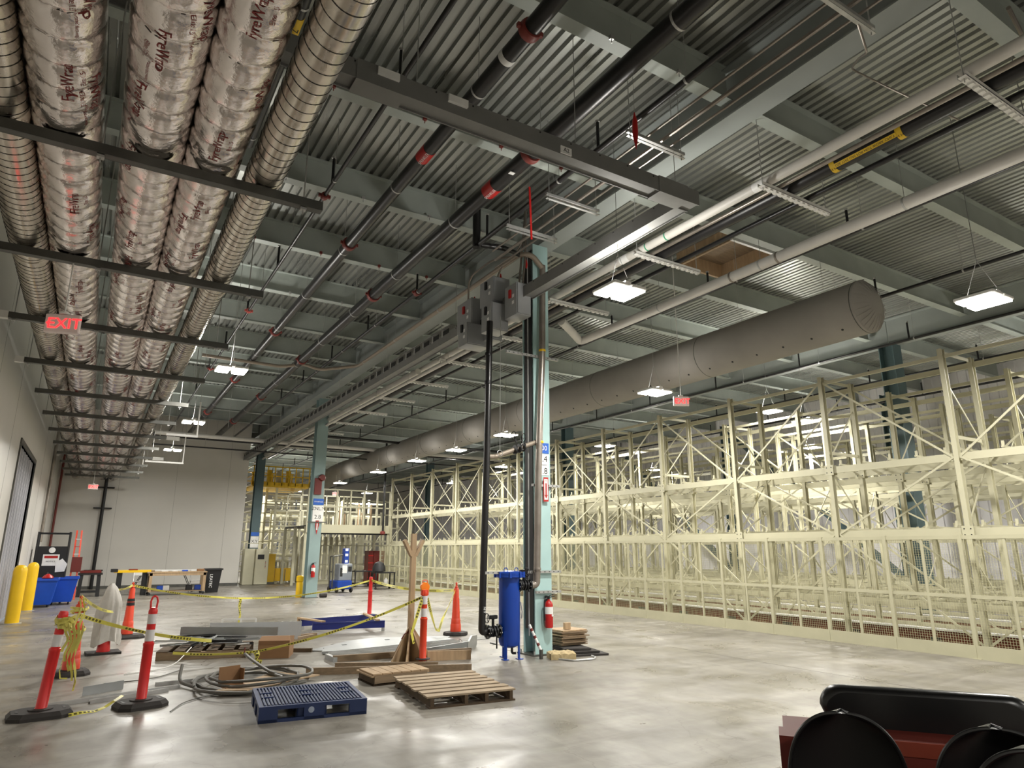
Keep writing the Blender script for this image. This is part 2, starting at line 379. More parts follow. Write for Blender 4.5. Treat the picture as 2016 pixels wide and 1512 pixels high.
for y0, s in ((13, 1), (20.5, 1)):
    b_ = MB().beam((24.55, y0, .3), (24.55, y0+7.3, 6.6), .2, .2).build('wind_brace', M_column2, None, False)
    tag(b_, 'dark teal diagonal wind brace by the side wall, %s one' % ('nearer' if y0 == 13 else 'farther'), 'brace')
# strut collars and signs on the centre column
for z, x0, x1, lab in ((1.3, 5.32, 6.78, 'long galvanised strut tying the riser pipe to the column above the blue tank'), (.98, 6.28, 6.78, 'short perforated strut across the column above the fire extinguisher'), (2.72, 6.22, 6.78, 'perforated strut across the column beside the red arrow sign'), (5.0, 5.7, 6.8, 'perforated strut across the column high up below the switch boxes')):
    t = thing('strut_clamp', lab, 'strut', (0, 9.46, z))
    mb = MB().box(x0, -.02, -.02, x1, .02, .02); mb.build('channel', M_galv, t, False)
    q = x0+.04
    while q < x1-.05:
        MB().box(q, -.0215, -.006, q+.025, -.0195, .006).build('slot', M_dark, t, False); q += .09
t = thing('column_sign', 'blue and white column sign with 00, P.4 and .8 on the teal column', 'sign', (6.49, 9.495, 0))
MB().box(-.105, -.003, 3.28, .105, .0, 3.46).build('blue_panel', M_signblue, t, False)
MB().box(-.105, -.003, 2.9, .105, 0, 3.27).build('white_panel', M_signwhite, t, False)
lettering('00', .12, M_wtxt, t, (.01, -.005, 3.37)); lettering('P.4', .15, M_txt, t, (-.02, -.005, 3.18)); lettering('.8', .15, M_txt, t, (.02, -.005, 2.97))
MB().box(-.09, -.005, 3.075, .06, -.003, 3.082).build('rule', M_txt, t, False)
t = thing('fire_arrow_sign', 'red and white fire extinguisher arrow sign under the column number sign', 'sign', (6.49, 9.44, 0))
MB().box(-.05, -.004, 2.45, .05, 0, 2.86).build('plate', M_red, t, False)
MB().box(-.036, -.006, 2.48, .036, -.004, 2.83).build('face', M_signwhite, t, False)
MB().prism([(-.014,0),(.014,0),(.014,.2),(-.014,.2)], 0, .002).build('arrow_shaft', M_red, t, False).matrix_local = Matrix.Translation((0,-.006,2.56)) @ Matrix.Rotation(math.pi/2, 4, 'X')
MB().prism([(-.032,.06),(0,0),(.032,.06)], 0, .002).build('arrow_head', M_red, t, False).matrix_local = Matrix.Translation((0,-.006,2.5)) @ Matrix.Rotation(math.pi/2, 4, 'X')
lettering('FIRE', .03, M_red, t, (0, -.008, 2.8))
def extinguisher(x, y, z, label, s=1):
    t = thing('fire_extinguisher', label, 'fire extinguisher', (x, y, z))
    MB().lathe([(.0,0),(.062,.005),(.068,.03),(.068,.36),(.05,.41),(.022,.43),(.022,.45)], 20).build('cylinder', M_red, t)
    MB().cbox((0,0,.47), (.03,.03,.05)).beam((0,-.02,.5), (.1,-.02,.53), .02, .008).beam((0,-.02,.48), (.1,-.02,.49), .02, .008).build('valve_handle', M_dark, t, False)
    MB().tube(bend([(-.02,0,.46),(-.09,-.01,.45),(-.1,-.01,.3),(-.085,-.01,.12)], .05), .011, 7).build('hose', M_dark, t)
    MB().lathe([(.0692,.22),(.0692,.33)], 20).build('label_band', M_signwhite, t)
    MB().lathe([(.02,0),(.02,.006)], 12, (.028,-.066,.2), 'y').build('tag_disc', M_signwhite, t)
    MB().box(-.02, .062, .1, .02, .08, .5).build('bracket', M_dark, t, False)
    return t
extinguisher(6.5, 9.41, .42, 'red fire extinguisher hung on the teal column beside the blue tank')
extinguisher(6.8, 24.5, .7, 'small red fire extinguisher hung on the farther grey green column')
t = thing('strobe_alarm', 'dark red strobe alarm with round bell on the farther column', 'alarm', (6.78, 24.585, 3.9))
MB().chbox((0,-.03,.0), (.26,.05,.6), .01).build('plate', M_maroon, t)
MB().lathe([(.0,-.12),(.1,-.12),(.13,-.05),(.13,0)], 16, (.12,-.02,.32), 'y').build('bell', M_maroon, t)
t = thing('column_sign', 'blue and white column number sign on the farther column', 'sign', (6.85, 24.59, 0))
MB().box(-.19,-.004,3.24,.19,0,3.46).build('blue_panel', M_signblue, t, False)
MB().box(-.19,-.004,2.62,.19,0,3.22).build('white_panel', M_signwhite, t, False)
lettering('ZNL.Y', .17, M_txt, t, (0,-.006,3.1)); lettering('2.8', .2, M_txt, t, (0,-.006,2.8)); lettering('STORAGE', .07, M_wtxt, t, (0,-.006,3.35))
t = thing('fire_arrow_sign', 'small red and white arrow plate below the sign on the farther column', 'sign', (6.85, 24.59, 2.38))
MB().prism([(-.06,.12),(0,-.2),(.06,.12),(.06,.3),(-.06,.3)], 0, .01).build('plate', M_red, t, False).rotation_euler = (math.pi/2,0,0)
MB().box(-.02,-.014,-.04,.02,-.01,.2).build('face', M_signwhite, t, False)
MB().box(6.5, 24.56, 2.6, 7.2, 24.6, 2.64).build('strut_clamp', M_strut, None, False)
tag(bpy.data.objects['strut_clamp.004'] if 'strut_clamp.004' in bpy.data.objects else bpy.data.objects[-1], 'dark strut across the farther column below its number sign', 'strut')
t = thing('column_sign', 'dim blue and white number sign on the dark end-wall column', 'sign', (6.9, 35.79, 0))
MB().box(-.19,-.004,2.32,.19,0,2.5).build('blue_panel', M_signblue, t, False); MB().box(-.19,-.004,1.75,.19,0,2.3).build('white_panel', M_signwhite, t, False)
lettering('X.Y', .2, M_txt, t, (0,-.006,2.05))
# ================================================================ DUCTS AND THEIR STRUTS
STZ = 4.6
SY = [5.45+2.45*k for k in range(0, 12)]
WH = {0:'nearest', 1:'second', 2:'third', 3:'fourth', 4:'fifth', 5:'sixth', 6:'seventh', 7:'eighth', 8:'ninth', 9:'tenth', 10:'eleventh', 11:'farthest'}
for k, y in enumerate(SY):
    t = thing('trapeze_strut', 'dark channel strut under the ducts, %s from the camera' % WH[k], 'strut', (0, y, STZ), group='trapeze struts under the ducts')
    x0, x1 = (-1.55 if k < 2 else -1.3), 1.36
    MB().box(x0, -.04, -.04, x1, .04, -.036).box(x0, -.04, -.036, x0+0, -.04, .04).box(x0, -.042, -.04, x1, -.036, .04).box(x0, .036, -.04, x1, .042, .04).build('channel', M_strut, t, False)
    for x in (x0+.06, -.32, 1.2):
        MB().tube([(x, 0, -.1), (x, 0, 7.45-STZ if x > 1 else 3.3)], .0065, 5).build('threaded_rod', M_galv, t)
        MB().cbox((x, 0, -.055), (.05, .05, .02)).build('nut_plate', M_galv, t, False)
    if k in (2, 3, 6, 8): MB().box(x1 if k > 4 else x0-.12, -.042, -.05, (x1+.32) if k > 4 else x0, .042, .045).build('end_cap', M_whitep, t, False)
def rad_fn(r, seed, amp):
    rd = random.Random(seed); ph = [rd.uniform(0, 6.28) for _ in range(12)]; PW = .27
    def f(y, a):
        s = (y/PW+ph[8]) % 1.0
        bulge = amp*(1-abs(2*s-1)**5)
        w_ = .35*math.sin(3*a+y*1.3+ph[0])+.3*math.sin(5*a-y*4.1+ph[1])+.22*math.sin(9*a+y*9+ph[2])+.22*math.sin(14*a-y*23+ph[3])+.18*math.sin(23*a+y*31+ph[4])+.2*math.sin(2*a+y*17+ph[5])+.15*math.sin(31*a-y*11+ph[6])
        e = abs(2*s-1)**2.5
        return r - amp*.5 + bulge*.9 + amp*(.07+.34*e)*w_ + amp*.22*e*math.sin(47*a+ph[7])*math.cos(29*a+y*40)
    return f, PW, ph[8]
def wrapped(X, z, r, y0, y1, label, seed):
    t = thing('wrapped_duct', label, 'duct', (X, 0, z)); f, PW, p8 = rad_fn(r, seed, .026)
    vs = []; rings = []; y = y0; n = 56
    while y < y1:
        rings.append(y); y += .03 if y < 14 else .06
    for y in rings:
        for q in range(n):
            a = q*2*math.pi/n; R = f(y, a); vs.append((R*math.sin(a), y, -R*math.cos(a)))
    fs = [(i*n+q, i*n+(q+1) % n, i*n+n+(q+1) % n, i*n+n+q) for i in range(len(rings)-1) for q in range(n)]
    fs += [tuple(range(n)), tuple(range((len(rings)-1)*n+n-1, (len(rings)-1)*n-1, -1))]
    mb = MB(); mb.add(vs, fs); mb.build('foil_jacket', M_foil, t).data.set_sharp_from_angle(angle=3)
    yk = math.ceil(y0/PW)*PW
    k = 0
    while yk < y1:                                  # tie wires pinching the jacket
        yy = yk - p8*PW + math.ceil(p8)*PW
        if yy < y1:
            pts = [((f(yy, a*.2618)+.003)*math.sin(a*.2618), yy+.012*math.sin(a*.26+k), -(f(yy, a*.2618)+.003)*math.cos(a*.2618)) for a in range(25)]
            MB().tube(pts, .0022, 3, False).build('tie_wire', M_band, t)
        yk += PW; k += 1
    return t, f
base_fw = text_mesh('FyreWrap', .1); base_el = text_mesh('Elite 1.5', .045); base_sp = text_mesh('fire rated duct wrap', .03)
def curl(me0, t, f, y0, phi0, flip, off=0):
    me = me0.copy(); me.materials.clear(); me.materials.append(M_print)
    for v in me.vertices:
        u, h = v.co.x, v.co.y+off
        R0 = .22; y = y0 + (u if flip else -u); a = phi0 + (h if flip else -h)/R0
        R = f(y, a)+.004; v.co = (R*math.sin(a), y, -R*math.cos(a))
    link('printed_lettering', me, t)
DD = [(-.57, .225, 'foil-wrapped duct beside the leftmost bare spiral duct', 11), (.014, .226, 'foil-wrapped duct in the middle of the five', 23), (.45, .206, 'foil-wrapped duct next to the rightmost bare spiral duct', 37)]
rd = random.Random(5)
fixed = {0: [(3.0,.25,True),(3.9,.75,True),(4.75,.2,False),(4.9,.95,True)], 1: [(3.75,.85,True),(4.1,-.15,True),(4.75,-.6,True),(5.6,-.7,True)], 2: [(3.5,-.1,False),(4.3,.75,False),(5.0,-.1,False),(6.15,-.1,False)]}
for i, (X, r, s, seed) in enumerate(DD):
    t, f = wrapped(X, STZ+.04+r, r, 1.6, 34.6, 'silver '+s, seed)
    L_ = list(fixed[i]); y = 6.6
    while y < 16: L_.append((y, rd.uniform(-.9, .9), rd.random() < .5)); y += rd.uniform(.45, .8)
    for y0, ph, fl_ in L_:
        curl(base_fw, t, f, y0, ph, fl_); curl(base_el, t, f, y0+(.05 if fl_ else -.05), ph, fl_, -.085)
        if y0 < 5.5: curl(base_sp, t, f, y0+.25, ph+.3, fl_, -.13)
def spiral(X, r, y0, y1, label, seam=.115):
    t = thing('spiral_duct', label, 'duct', (X, 0, STZ+.04+r)); n = 40
    MB().tube([(0, y0, 0), (0, y1, 0)], r, n).build('shell', M_spiral, t)
    pts = []; y = y0; a = 0
    while y < min(y1, 34):
        pts.append(((r+.001)*math.sin(a), y, -(r+.001)*math.cos(a))); a += 2*math.pi/24; y += seam/24
    MB().tube(pts, .0038, 3, False).build('spiral_seam', M_seam, t)
    y = y0+1.0
    while y < y1-1:
        MB().lathe([(r+.002,-.05),(r+.007,-.045),(r+.007,.045),(r+.002,.05)], n, (0, y, 0), 'y').build('joint_collar', M_spiral, t); y += 2.9
    return t
spiral(-.97, .175, 1.6, 34.8, 'bare spiral steel duct, leftmost of the five along the wall')
t = spiral(.865, .15, 1.6, 29.5, 'bare spiral steel duct, rightmost of the five')
for k, y in enumerate((7.9,)): pass
# white brackets hanging beside the ducts at the far end
for k, (x0, x1, y, w_) in enumerate(((1.2,1.9,18.0,'nearer'), (1.1,2.2,24.0,'farther'))):
    t = thing('hung_bracket', 'white L-shaped bracket hanging right of the ducts, %s of the two' % w_, 'bracket', (0, y, 4.35))
    MB().box(x0, -.03, 0, x1, .03, .05).build('shelf_bar', M_whitep, t, False); MB().tube([(x1-.02,0,.05),(x1-.02,0,.9)], .02, 6).build('drop_rod', M_whitep, t)
    MB().tube([(x1-.02,0,.9),(x1-.02,0,3.6)], .006, 4).build('hanger_rod', M_galv, t)
# ================================================================ CEILING PIPES
def hangers(t, x, z, r, ys, rod=True):
    for y in ys:
        MB().lathe([(r+.001,-.014),(r+.005,-.014),(r+.005,.014),(r+.001,.014)], 16, (x, y, z), 'y').build('hanger_ring', M_galv, t)
        MB().tube([(x, y, z+r), (x, y, 7.95)], .005, 4).build('hanger_rod', M_galv, t)
def pipe(name, label, x, z, r, y0, y1, m, cat='pipe', hang=2.52, off=.6, joints=None, jm=None, n=16, group=None, ends=None):
    t = thing(name, label, cat, group=group)
    pts = [(x, y0, z)] + ([(x, y1, z)] if not ends else [(x, y1, z)]+ends)
    MB().tube(bend(pts, r*2.2) if ends else pts, r, n).build('run', m, t)
    hangers(t, x, z, r, [y for y in [JY[0]+off+hang*k for k in range(30)] if y0 < y < y1])
    for y in joints or []:
        c = MB().lathe([(r,-.055),(r+.022,-.05),(r+.03,-.02),(r+.03,.02),(r+.022,.05),(r,.055)], 18, (x, y, z), 'y').build('coupling', jm or M_cplred, t)
        for s in (-1, 1): MB().cbox((x+s*(r+.035), y, z), (.05, .04, .05)).build('coupling_lug', jm or M_cplred, c, False)
    return t
def label_wrap(t, x, y, z, r, ln, m, txt, tm, sz, a0=0):
    o = MB().lathe([(r+.003,-ln/2),(r+.003,ln/2)], 24, (x, y, z), 'y').build('pipe_label', m, t)
    me = text_mesh(txt, sz); me.materials.clear(); me.materials.append(tm)
    for v in me.vertices:
        a = a0 - v.co.y/r; R = r+.006; v.co = (x+R*math.sin(a), y-v.co.x, z-R*math.cos(a))
    link('label_print', me, o)
pb = pipe('sprinkler_main', 'large black sprinkler main with red band, left of the two', 3.2, 6.9, .095, -6, 34.3, M_black, joints=[4.85, 10.7, 16.4, 22, 28], off=.9)
label_wrap(pb, 3.2, 7.45, 6.9, .095, .26, M_red, 'SPRINKLER', M_wtxt, .06, -.3)
MB().lathe([(.099,-.04),(.099,.04)], 24, (3.2,5.3,6.9), 'y').build('white_tag', M_signwhite, pb)
pc = pipe('sprinkler_main', 'large black sprinkler main with red band, right of the two', 4.42, 6.9, .115, -6, 34.3, M_black, joints=[6.7, 12.8, 18.6, 24.1, 29.5], off=1.4)
label_wrap(pc, 4.42, 7.75, 6.9, .115, .26, M_red, 'SPRINKLER', M_wtxt, .06, -.3)
MB().cbox((4.36,7.1,6.79), (.08,.06,.01)).build('white_tag', M_signwhite, pc, False)
def risers(t, x, z, ys, h=.42, r=.022):
    for k, y in enumerate(ys):
        p = MB().tube([(x, y, z), (x, y, z+h)], r, 8).build('upright_riser', M_black, t)
        MB().lathe([(.0,0),(.03,.01),(.03,.03),(.0,.04)], 8, (x, y, z+h)).build('sprinkler_head', M_galv, p)
def branch(label, x, z, r, y0, y1, ys, off=1.2, reds=()):
    t = pipe('sprinkler_branch', label, x, z, r, y0, y1, M_black, joints=list(reds), off=off, n=10); risers(t, x, z, ys); return t
branch('thin black sprinkler branch just right of the five ducts', 2.35, 6.9, .03, -6, 34, [3.4, 6.3, 8.9, 12.4, 15.4, 18.4, 21.4, 24.4], reds=(9.3, 15.2, 21))
td = branch('black sprinkler branch between the right main and the conduits', 5.15, 6.9, .042, -6, 34, [6.15, 9.2, 12.2, 15.2, 18.2, 21.3, 24.3], off=2.0, reds=(12.2,))
MB().tube([(5.13,9.55,6.9),(5.13,9.55,7.6)], .07, 12).lathe([(.07,0),(.03,.08)], 12, (5.13,9.55,6.85)).build('valve_drop', M_black, td)
te = branch('thin black sprinkler branch under the fabric duct side of the white pipes', 9.95, 6.7, .034, -6, 58, [2.6+3.0*k for k in range(16)], off=.3)
tm_ = branch('thin black sprinkler branch above the fabric duct', 13.15, 6.7, .034, -6, 58, [4.0+3.0*k for k in range(16)], off=.3)
for x, s in ((16.2,'over the first racks'), (19.6,'over the middle racks'), (22.6,'over the rear racks')):
    branch('thin black sprinkler branch '+s, x, 6.6, .034, -6, 58, [2+3.0*k for k in range(18)], off=.3)
# tan pipe that turns left across the bay, and smaller conduits
t = thing('tan_pipe', 'tan pipe along the girder that turns left across the bay to the ducts', 'pipe')
MB().tube(bend([(6.0,9.5,6.9),(6.0,18.4,6.9),(5.0,18.9,6.75),(4.6,19.0,6.9),(4.0,19.1,6.75),(1.9,19.2,6.8)], .2), .045, 10).build('run', M_tan, t)
hangers(t, 6.0, 6.9, .045, [12.9, 15.5, 17.9])
MB().tube(bend([(6.0,9.5,6.9),(5.6,9.4,6.9),(5.2,9.5,6.9)], .1), .05, 10).build('elbow_pipe', M_black, t)
MB().tube(bend([(5.98,9.5,6.9),(6.2,9.4,6.92),(6.42,9.38,6.7)], .15), .05, 10).build('branch_elbow', M_tan, t)
for i, (x, z, r, s) in enumerate(((5.38,6.78,.016,'left'), (5.6,6.78,.026,'middle'), (5.78,6.78,.016,'right'))):
    t = pipe('steel_conduit', 'shiny steel conduit under the deck beside the girder, %s of the three' % s, x, z, r, -6, 9.4+.3*i, M_copper, 'conduit', n=8, off=50)
for k, y in enumerate((2.85, 5.41, 7.18, 8.3)):
    t = thing('conduit_trapeze', 'slim galvanised trapeze carrying the conduits, %s from the camera' % WH[k], 'hanger', (0, y, 6.7), group='conduit trapezes')
    MB().box(5.0,-.02,-.02,5.98,.02,.02).build('channel', M_galv, t, False); MB().box(5.0,-.02,-.07,5.98,.02,-.06).build('lower_channel', M_galv, t, False)
    for x in (5.05, 5.93): MB().tube([(x,0,-.1),(x,0,1.24)], .006, 5).build('threaded_rod', M_galv, t)
t = thing('offset_conduit', 'thin conduit that drops from a trapeze and bends along the girder at upper right', 'conduit')
MB().tube(bend([(5.7,2.85,6.65),(6.0,2.95,6.5),(6.5,3.3,6.9),(6.9,3.6,7.15),(7.6,3.55,7.15),(9.0,3.4,7.12)], .12), .012, 7).build('run', M_copper, t)
t = thing('offset_conduit', 'straight pale conduit crossing the upper right corner of the ceiling', 'conduit')
MB().tube([(7.1,2.1,6.9),(10.5,2.7,6.9)], .022, 8).build('run', M_copper, t)
# trapezes and pipes to the right of the column line
TZ = 6.46
for k in range(0, 13):
    y = 2.58+2.5*k
    t = thing('pipe_trapeze', 'grey perforated trapeze under the white and black pipes, %s from the camera' % (WH.get(k, 'last') if k < 11 else ('twelfth' if k == 11 else 'last')), 'hanger', (0, y, TZ), group='pipe trapezes')
    MB().box(7.05,-.045,-.05,8.55,.045,-.045).box(7.05,-.045,-.05,8.55,-.04,.0).box(7.05,.04,-.05,8.55,.045,0).build('channel', M_whitep, t, False)
    mb = MB(); x = 7.1
    while x < 8.5: mb.box(x,-.03,-.075,x+.06,.03,-.05); x += .115
    o = mb.build('lower_teeth', M_whitep, t, False); o['kind'] = 'stuff'
    for x in (7.1, 8.5): MB().tube([(x,0,-.1),(x,0,1.48)], .006, 5).build('threaded_rod', M_galv, t)
th = pipe('white_pipe', 'long white jacketed pipe on the left end of the trapezes', 7.22, TZ+.075, .07, -6, 38, M_white, off=50)
for y in (5.2, 8.0, 10.6): MB().lathe([(.073,-.1),(.073,.1)], 18, (7.22,y,TZ+.075), 'y').build('jacket_band', M_signwhite, th)
for y in (7.0, 7.45):
    c = MB().lathe([(.072,-.012),(.072,.012)], 18, (7.22,y,TZ+.075), 'y').build('green_band', mat('green label', (60,150,110), .5), th)
ti = pipe('black_pipe', 'fat black pipe with long yellow label on the trapezes', 7.68, TZ+.11, .105, -6, 38, M_black, off=50)
M_yl = mat('yellow label', (216,178,30), .5)
for s in (-1, 1): label_wrap(ti, 7.68, 3.95+s*.43, TZ+.11, .105, .07, M_yl, 'H H', M_txt, .05, -.5)
a_ = -.85; R_ = .111; m_ = Matrix.Translation((7.68+R_*math.sin(a_), 3.95, TZ+.11-R_*math.cos(a_))) @ Matrix.Rotation(-a_, 4, 'Y')
mb = MB(); mb.M = m_; mb.box(-.028,-.4,-.002,.028,.4,.002); o = mb.build('yellow_strip', M_yl, ti, False)
me = text_mesh('USE THIS GAS FOR HOT WORK ONLY', .045); me.materials.append(M_txt)
for v in me.vertices: v.co = m_ @ V((v.co.y, -v.co.x, -.004))
link('strip_print', me, o)
pipe('black_pipe', 'slim black pipe on the right end of the trapezes', 8.05, TZ+.05, .04, -6, 38, M_black, off=50)
pipe('steel_conduit', 'thin grey conduit bundle between the white and fat black pipes', 7.42, TZ+.035, .03, -6, 38, M_copper, 'conduit', off=50)
tk = pipe('white_pipe', 'white jacketed pipe hung right of the trapezes, ending in an elbow', 9.45, 6.55, .095, -6, 11.9, M_white, off=1.9, ends=[(9.45,12.2,6.55),(8.85,11.8,6.62),(8.3,11.4,6.62)])
for y in (6.6, 7.6): MB().lathe([(.1,-.02),(.105,-.015),(.105,.015),(.1,.02)], 18, (9.45,y,6.55), 'y').build('jacket_strap', M_copper, tk)
pipe('white_pipe', 'white pipe running away beyond the switch boxes, with capped near end', 7.05, 6.42, .085, 16.4, 38, M_white, off=1.0)
pipe('white_pipe', 'slimmer white pipe beside the capped one beyond the column', 6.95, 6.2, .05, 13.2, 38, M_white, off=1.7)
ty = pipe('black_pipe', 'black pipe hidden above the ducts, its yellow label showing in a gap', 1.1, 6.9, .06, 4.5, 8.5, M_black, off=.7)
label_wrap(ty, 1.1, 6.16, 6.9, .06, .5, M_yl, 'H. 2', M_txt, .13, 0)
# cross mains at the far end
for i, (y, z, r, m, s) in enumerate(((30.4,6.3,.09,M_white,'white cross pipe under the deck in front of the end wall'), (31.2,6.35,.1,M_black,'black cross main above the white cross pipe, far end'), (31.0,5.9,.03,M_black,'thin black cross branch below the white cross pipe, far end'), (27.2,6.2,.06,M_black,'black cross main beyond the farther column'))):
    t = thing('cross_pipe', s, 'pipe'); x0 = 1.6 if i < 3 else 7.2; MB().tube([(x0,y,z),(18,y,z)], r, 12).build('run', m, t)
    for x in range(3, 18, 3): MB().tube([(x+.3*i,y,z),(x+.3*i,y,7.95)], .006, 4).build('hanger_rod', M_galv, t)
# ---------------------------------------------------------------- busway
def bus_seg(mb, p0, p1):
    p0, p1 = V(p0), V(p1); d = (p1-p0).normalized(); a = V((-d.y, d.x, 0)); z = V((0,0,1))
    mb.beam(p0, p1, .12, .13)
    for s in (-1, 1): mb.beam(p0+a*s*.1+z*.0, p1+a*s*.1, .012, .2); 
    mb.beam(p0-z*.07, p1-z*.07, .21, .012); mb.beam(p0+z*.07, p1+z*.07, .21, .012)
for lab, runs in (('grey busway crossing the ceiling overhead from the ducts to a corner', [((-.5,5.42,6.05),(6.1,5.42,6.05))]), ('grey busway running away past the teal column with black plug-in slots', [((5.98,5.55,6.05),(5.98,9.2,6.05)),((5.98,9.5,6.05),(5.98,39.5,6.05))])):
    t = thing('busway', lab, 'busway')
    for p0, p1 in runs:
        mb = MB(); bus_seg(mb, p0, p1); mb.build('casing', M_bus, t, False)
    p0, p1 = V(runs[0][0]), V(runs[-1][1]); d = (p1-p0).normalized(); a = V((-d.y, d.x, 0)); L_ = (p1-p0).length
    k = .35
    while k < min(L_, 14):
        for s in (-1, 1):
            c = p0+d*k+a*s*.107; MB().cbox((c.x, c.y, c.z+.07), (.014,.014,.014)).build('bolt', M_dark, t, False)
        k += .42
    if L_ > 10:
        y = 12.1
        while y < 38:
            MB().box(5.87,y,6.12,5.876,y+.28,6.22).build('plug_in_slot', M_dark, t, False)
            MB().box(5.872,y+.3,6.1,5.9,y+.36,6.26).build('slot_post', M_galv, t, False); y += .5
        MB().box(5.85,12,6.26,6.1,38,6.275).build('top_plate', M_bus, t, False)
        MB().chbox((5.98,39.2,6.1),(.4,.7,.5),.02).build('end_box', M_strut, t)
        for y in range(12, 38, 4): MB().tube([(5.98,y,6.2),(5.98,y,7.2)], .006, 4).build('hanger_rod', M_galv, t)
    else:
        for x in (1.75, 2.5): MB().box(x,-.03+5.31,6.06,x+.22,5.316,6.14).build('white_label', M_signwhite, t, False)
        for x in (1.55, 5.4): MB().box(x,5.305,5.94,x+.5,5.535,6.16).build('joint_cover', M_bus, t, False)
        o = MB().box(3.9,5.3,5.96,4.05,5.314,6.05).build('number_label', M_signwhite, t, False); lettering('A2', .07, M_txt, o, (3.975,5.297,6.005))
        for x in (2.2, 4.2, 5.8): MB().tube([(x,5.42,6.12),(x,5.42,7.95)], .006, 4).build('hanger_rod', M_galv, t)
# switch boxes plugged on the busway
BX = [(5.86,11.0,6.1,.4,.6,.62,'left rear'), (5.75,10.75,5.62,.5,.36,.44,'lowest'), (5.86,10.15,6.32,.36,.5,.5,'upper middle'), (5.72,9.9,5.72,.36,.36,.52,'front lower'), (5.9,9.4,5.92,.3,.4,.6,'right'), (6.0,10.6,5.75,.3,.5,.5,'middle rear')]
for x, y, z, sx, sy, sz, s in BX:
    t = thing('switch_box', 'grey electrical switch box on the busway, the %s one' % s, 'switch box', (x, y, z), group='switch boxes on the busway')
    MB().chbox((0,0,0), (sx,sy,sz), .008).build('enclosure', M_box, t)
    MB().chbox((0,-sy/2-.012,0), (sx-.03,.02,sz-.04), .004).build('cover', M_box, t)
    MB().box(-sx/2-.03,-.03,.05,-sx/2,.03,.2).build('lever', M_red if sz > .55 else M_dark, t, False)
    for k in range(2): MB().box(-sx/2-.002,-sy*.3,-.08+.12*k,-sx/2,-sy*.3+.07,-.02+.12*k).build('label_plate', M_signwhite, t, False)
t = thing('flexible_conduit', 'grey flexible conduits looping up from the switch boxes', 'conduit')
for pts in ([(5.8,11.1,6.5),(5.75,11.0,6.95),(5.9,10.3,7.1),(6.1,9.9,7.05)], [(5.9,10.2,6.5),(5.95,10.1,6.85),(6.1,9.9,7.0),(6.2,9.7,7.3)], [(6.0,9.4,6.2),(6.1,9.45,6.9),(6.15,9.5,7.9)], [(6.05,9.6,6.3),(6.12,9.6,7.0),(6.2,9.6,7.9)]):
    MB().tube(bend(pts, .3, 6), .02, 8).build('loop', M_copper, t)
for i, (p, s) in enumerate((((5.86,10.95,6.45),'on the left rear switch box'), ((5.9,10.0,6.6),'on the upper middle switch box'), ((6.15,9.5,6.75),'on the conduit above the switch boxes'))):
    one('red_tag', MB().lathe([(.0,-.09),(.022,-.06),(.026,0),(.012,.08),(.0,.1)], 8, p), M_red, 'small red tag hanging '+s, 'tag')
one('red_flag', MB().lathe([(.0,-.24),(.022,-.12),(.034,0),(.03,.14),(.005,.26)], 10, (4.75,5.0,6.35)), M_red, 'long red plastic streamer hanging from the ceiling near the busway', 'streamer')
one('red_flag', MB().beam((4.95,7.5,6.1),(4.92,7.5,6.95), .03, .012), M_red, 'thin red strip hanging above the teal column', 'streamer')
one('hanger_wire', MB().tube([(4.75,5.0,6.6),(4.75,5.0,7.94)], .003, 4), M_galv, 'thin wire holding the long red streamer', 'wire')
one('hanger_wire', MB().tube([(4.92,7.5,6.95),(4.92,7.5,7.94)], .003, 4), M_galv, 'thin wire holding the thin red strip above the column', 'wire')
# ---------------------------------------------------------------- fabric air duct
t = thing('fabric_duct', 'huge grey fabric air duct running away above the racks', 'duct', (11.3, 0, 5.9))
n = 48; vs = []; ys = []; y = 6.2
R = .49
path = []
while y < 36: path.append((0, y, 0, R)); y += .35
path += [(-.02,36.6,-.03,R), (-.12,37.3,-.12,R), (-.3,37.9,-.3,R), (-.6,38.3,-.6,R), (-.9,38.5,-1.0,R)]
pr_ = [.0, .2, .36, .45, .485]; mb = MB()
front = [(0, 6.2-.19+.19*(q/R)**2, 0, q) for q in (.02,.14,.27,.38,.45,.478)]
P2 = front+path
mb.tube([(p[0],p[1],p[2]) for p in P2], [p[3]*(1+(.004*math.sin(i*1.7) if i > 6 else 0)) for i, p in enumerate(P2)], n); mb.build('fabric_tube', M_fabric, t)
for q in range(26):
    a = q*2*math.pi/26; MB().tube([(.2*math.sin(a),6.03,.2*math.cos(a)),(.36*math.sin(a),6.09,.36*math.cos(a)),(.485*math.sin(a),6.2,.485*math.cos(a))], [.002,.006,.004], 4).build('end_pleat', M_fabric, t)
for y in (6.25, 9.9, 13.6, 17.3, 21, 24.7, 28.4, 32.1): MB().lathe([(R+.001,-.008),(R+.006,0),(R+.001,.008)], n, (0,y,0), 'y').build('zip_seam', M_strut, t)
y = 6.55; k = 0
while y < 30:
    a = -.62; c = (R*math.sin(a), y, -R*math.cos(a))
    m_ = Matrix.Translation(c) @ Matrix.Rotation(-a, 4, 'Y'); mb = MB(); mb.M = m_; mb.lathe([(.0,-.006),(.022,-.005),(.022,.01)], 10).build('nozzle', M_dark, t); y += .62; k += 1
MB().tube([(0,6.2,R+.02),(0,36,R+.02)], .012, 6).build('suspension_rail', M_galv, t)
for y in range(7, 36, 2): MB().tube([(0,y,R),(0,y,2.04)], .004, 4).build('hanger_cable', M_galv, t)
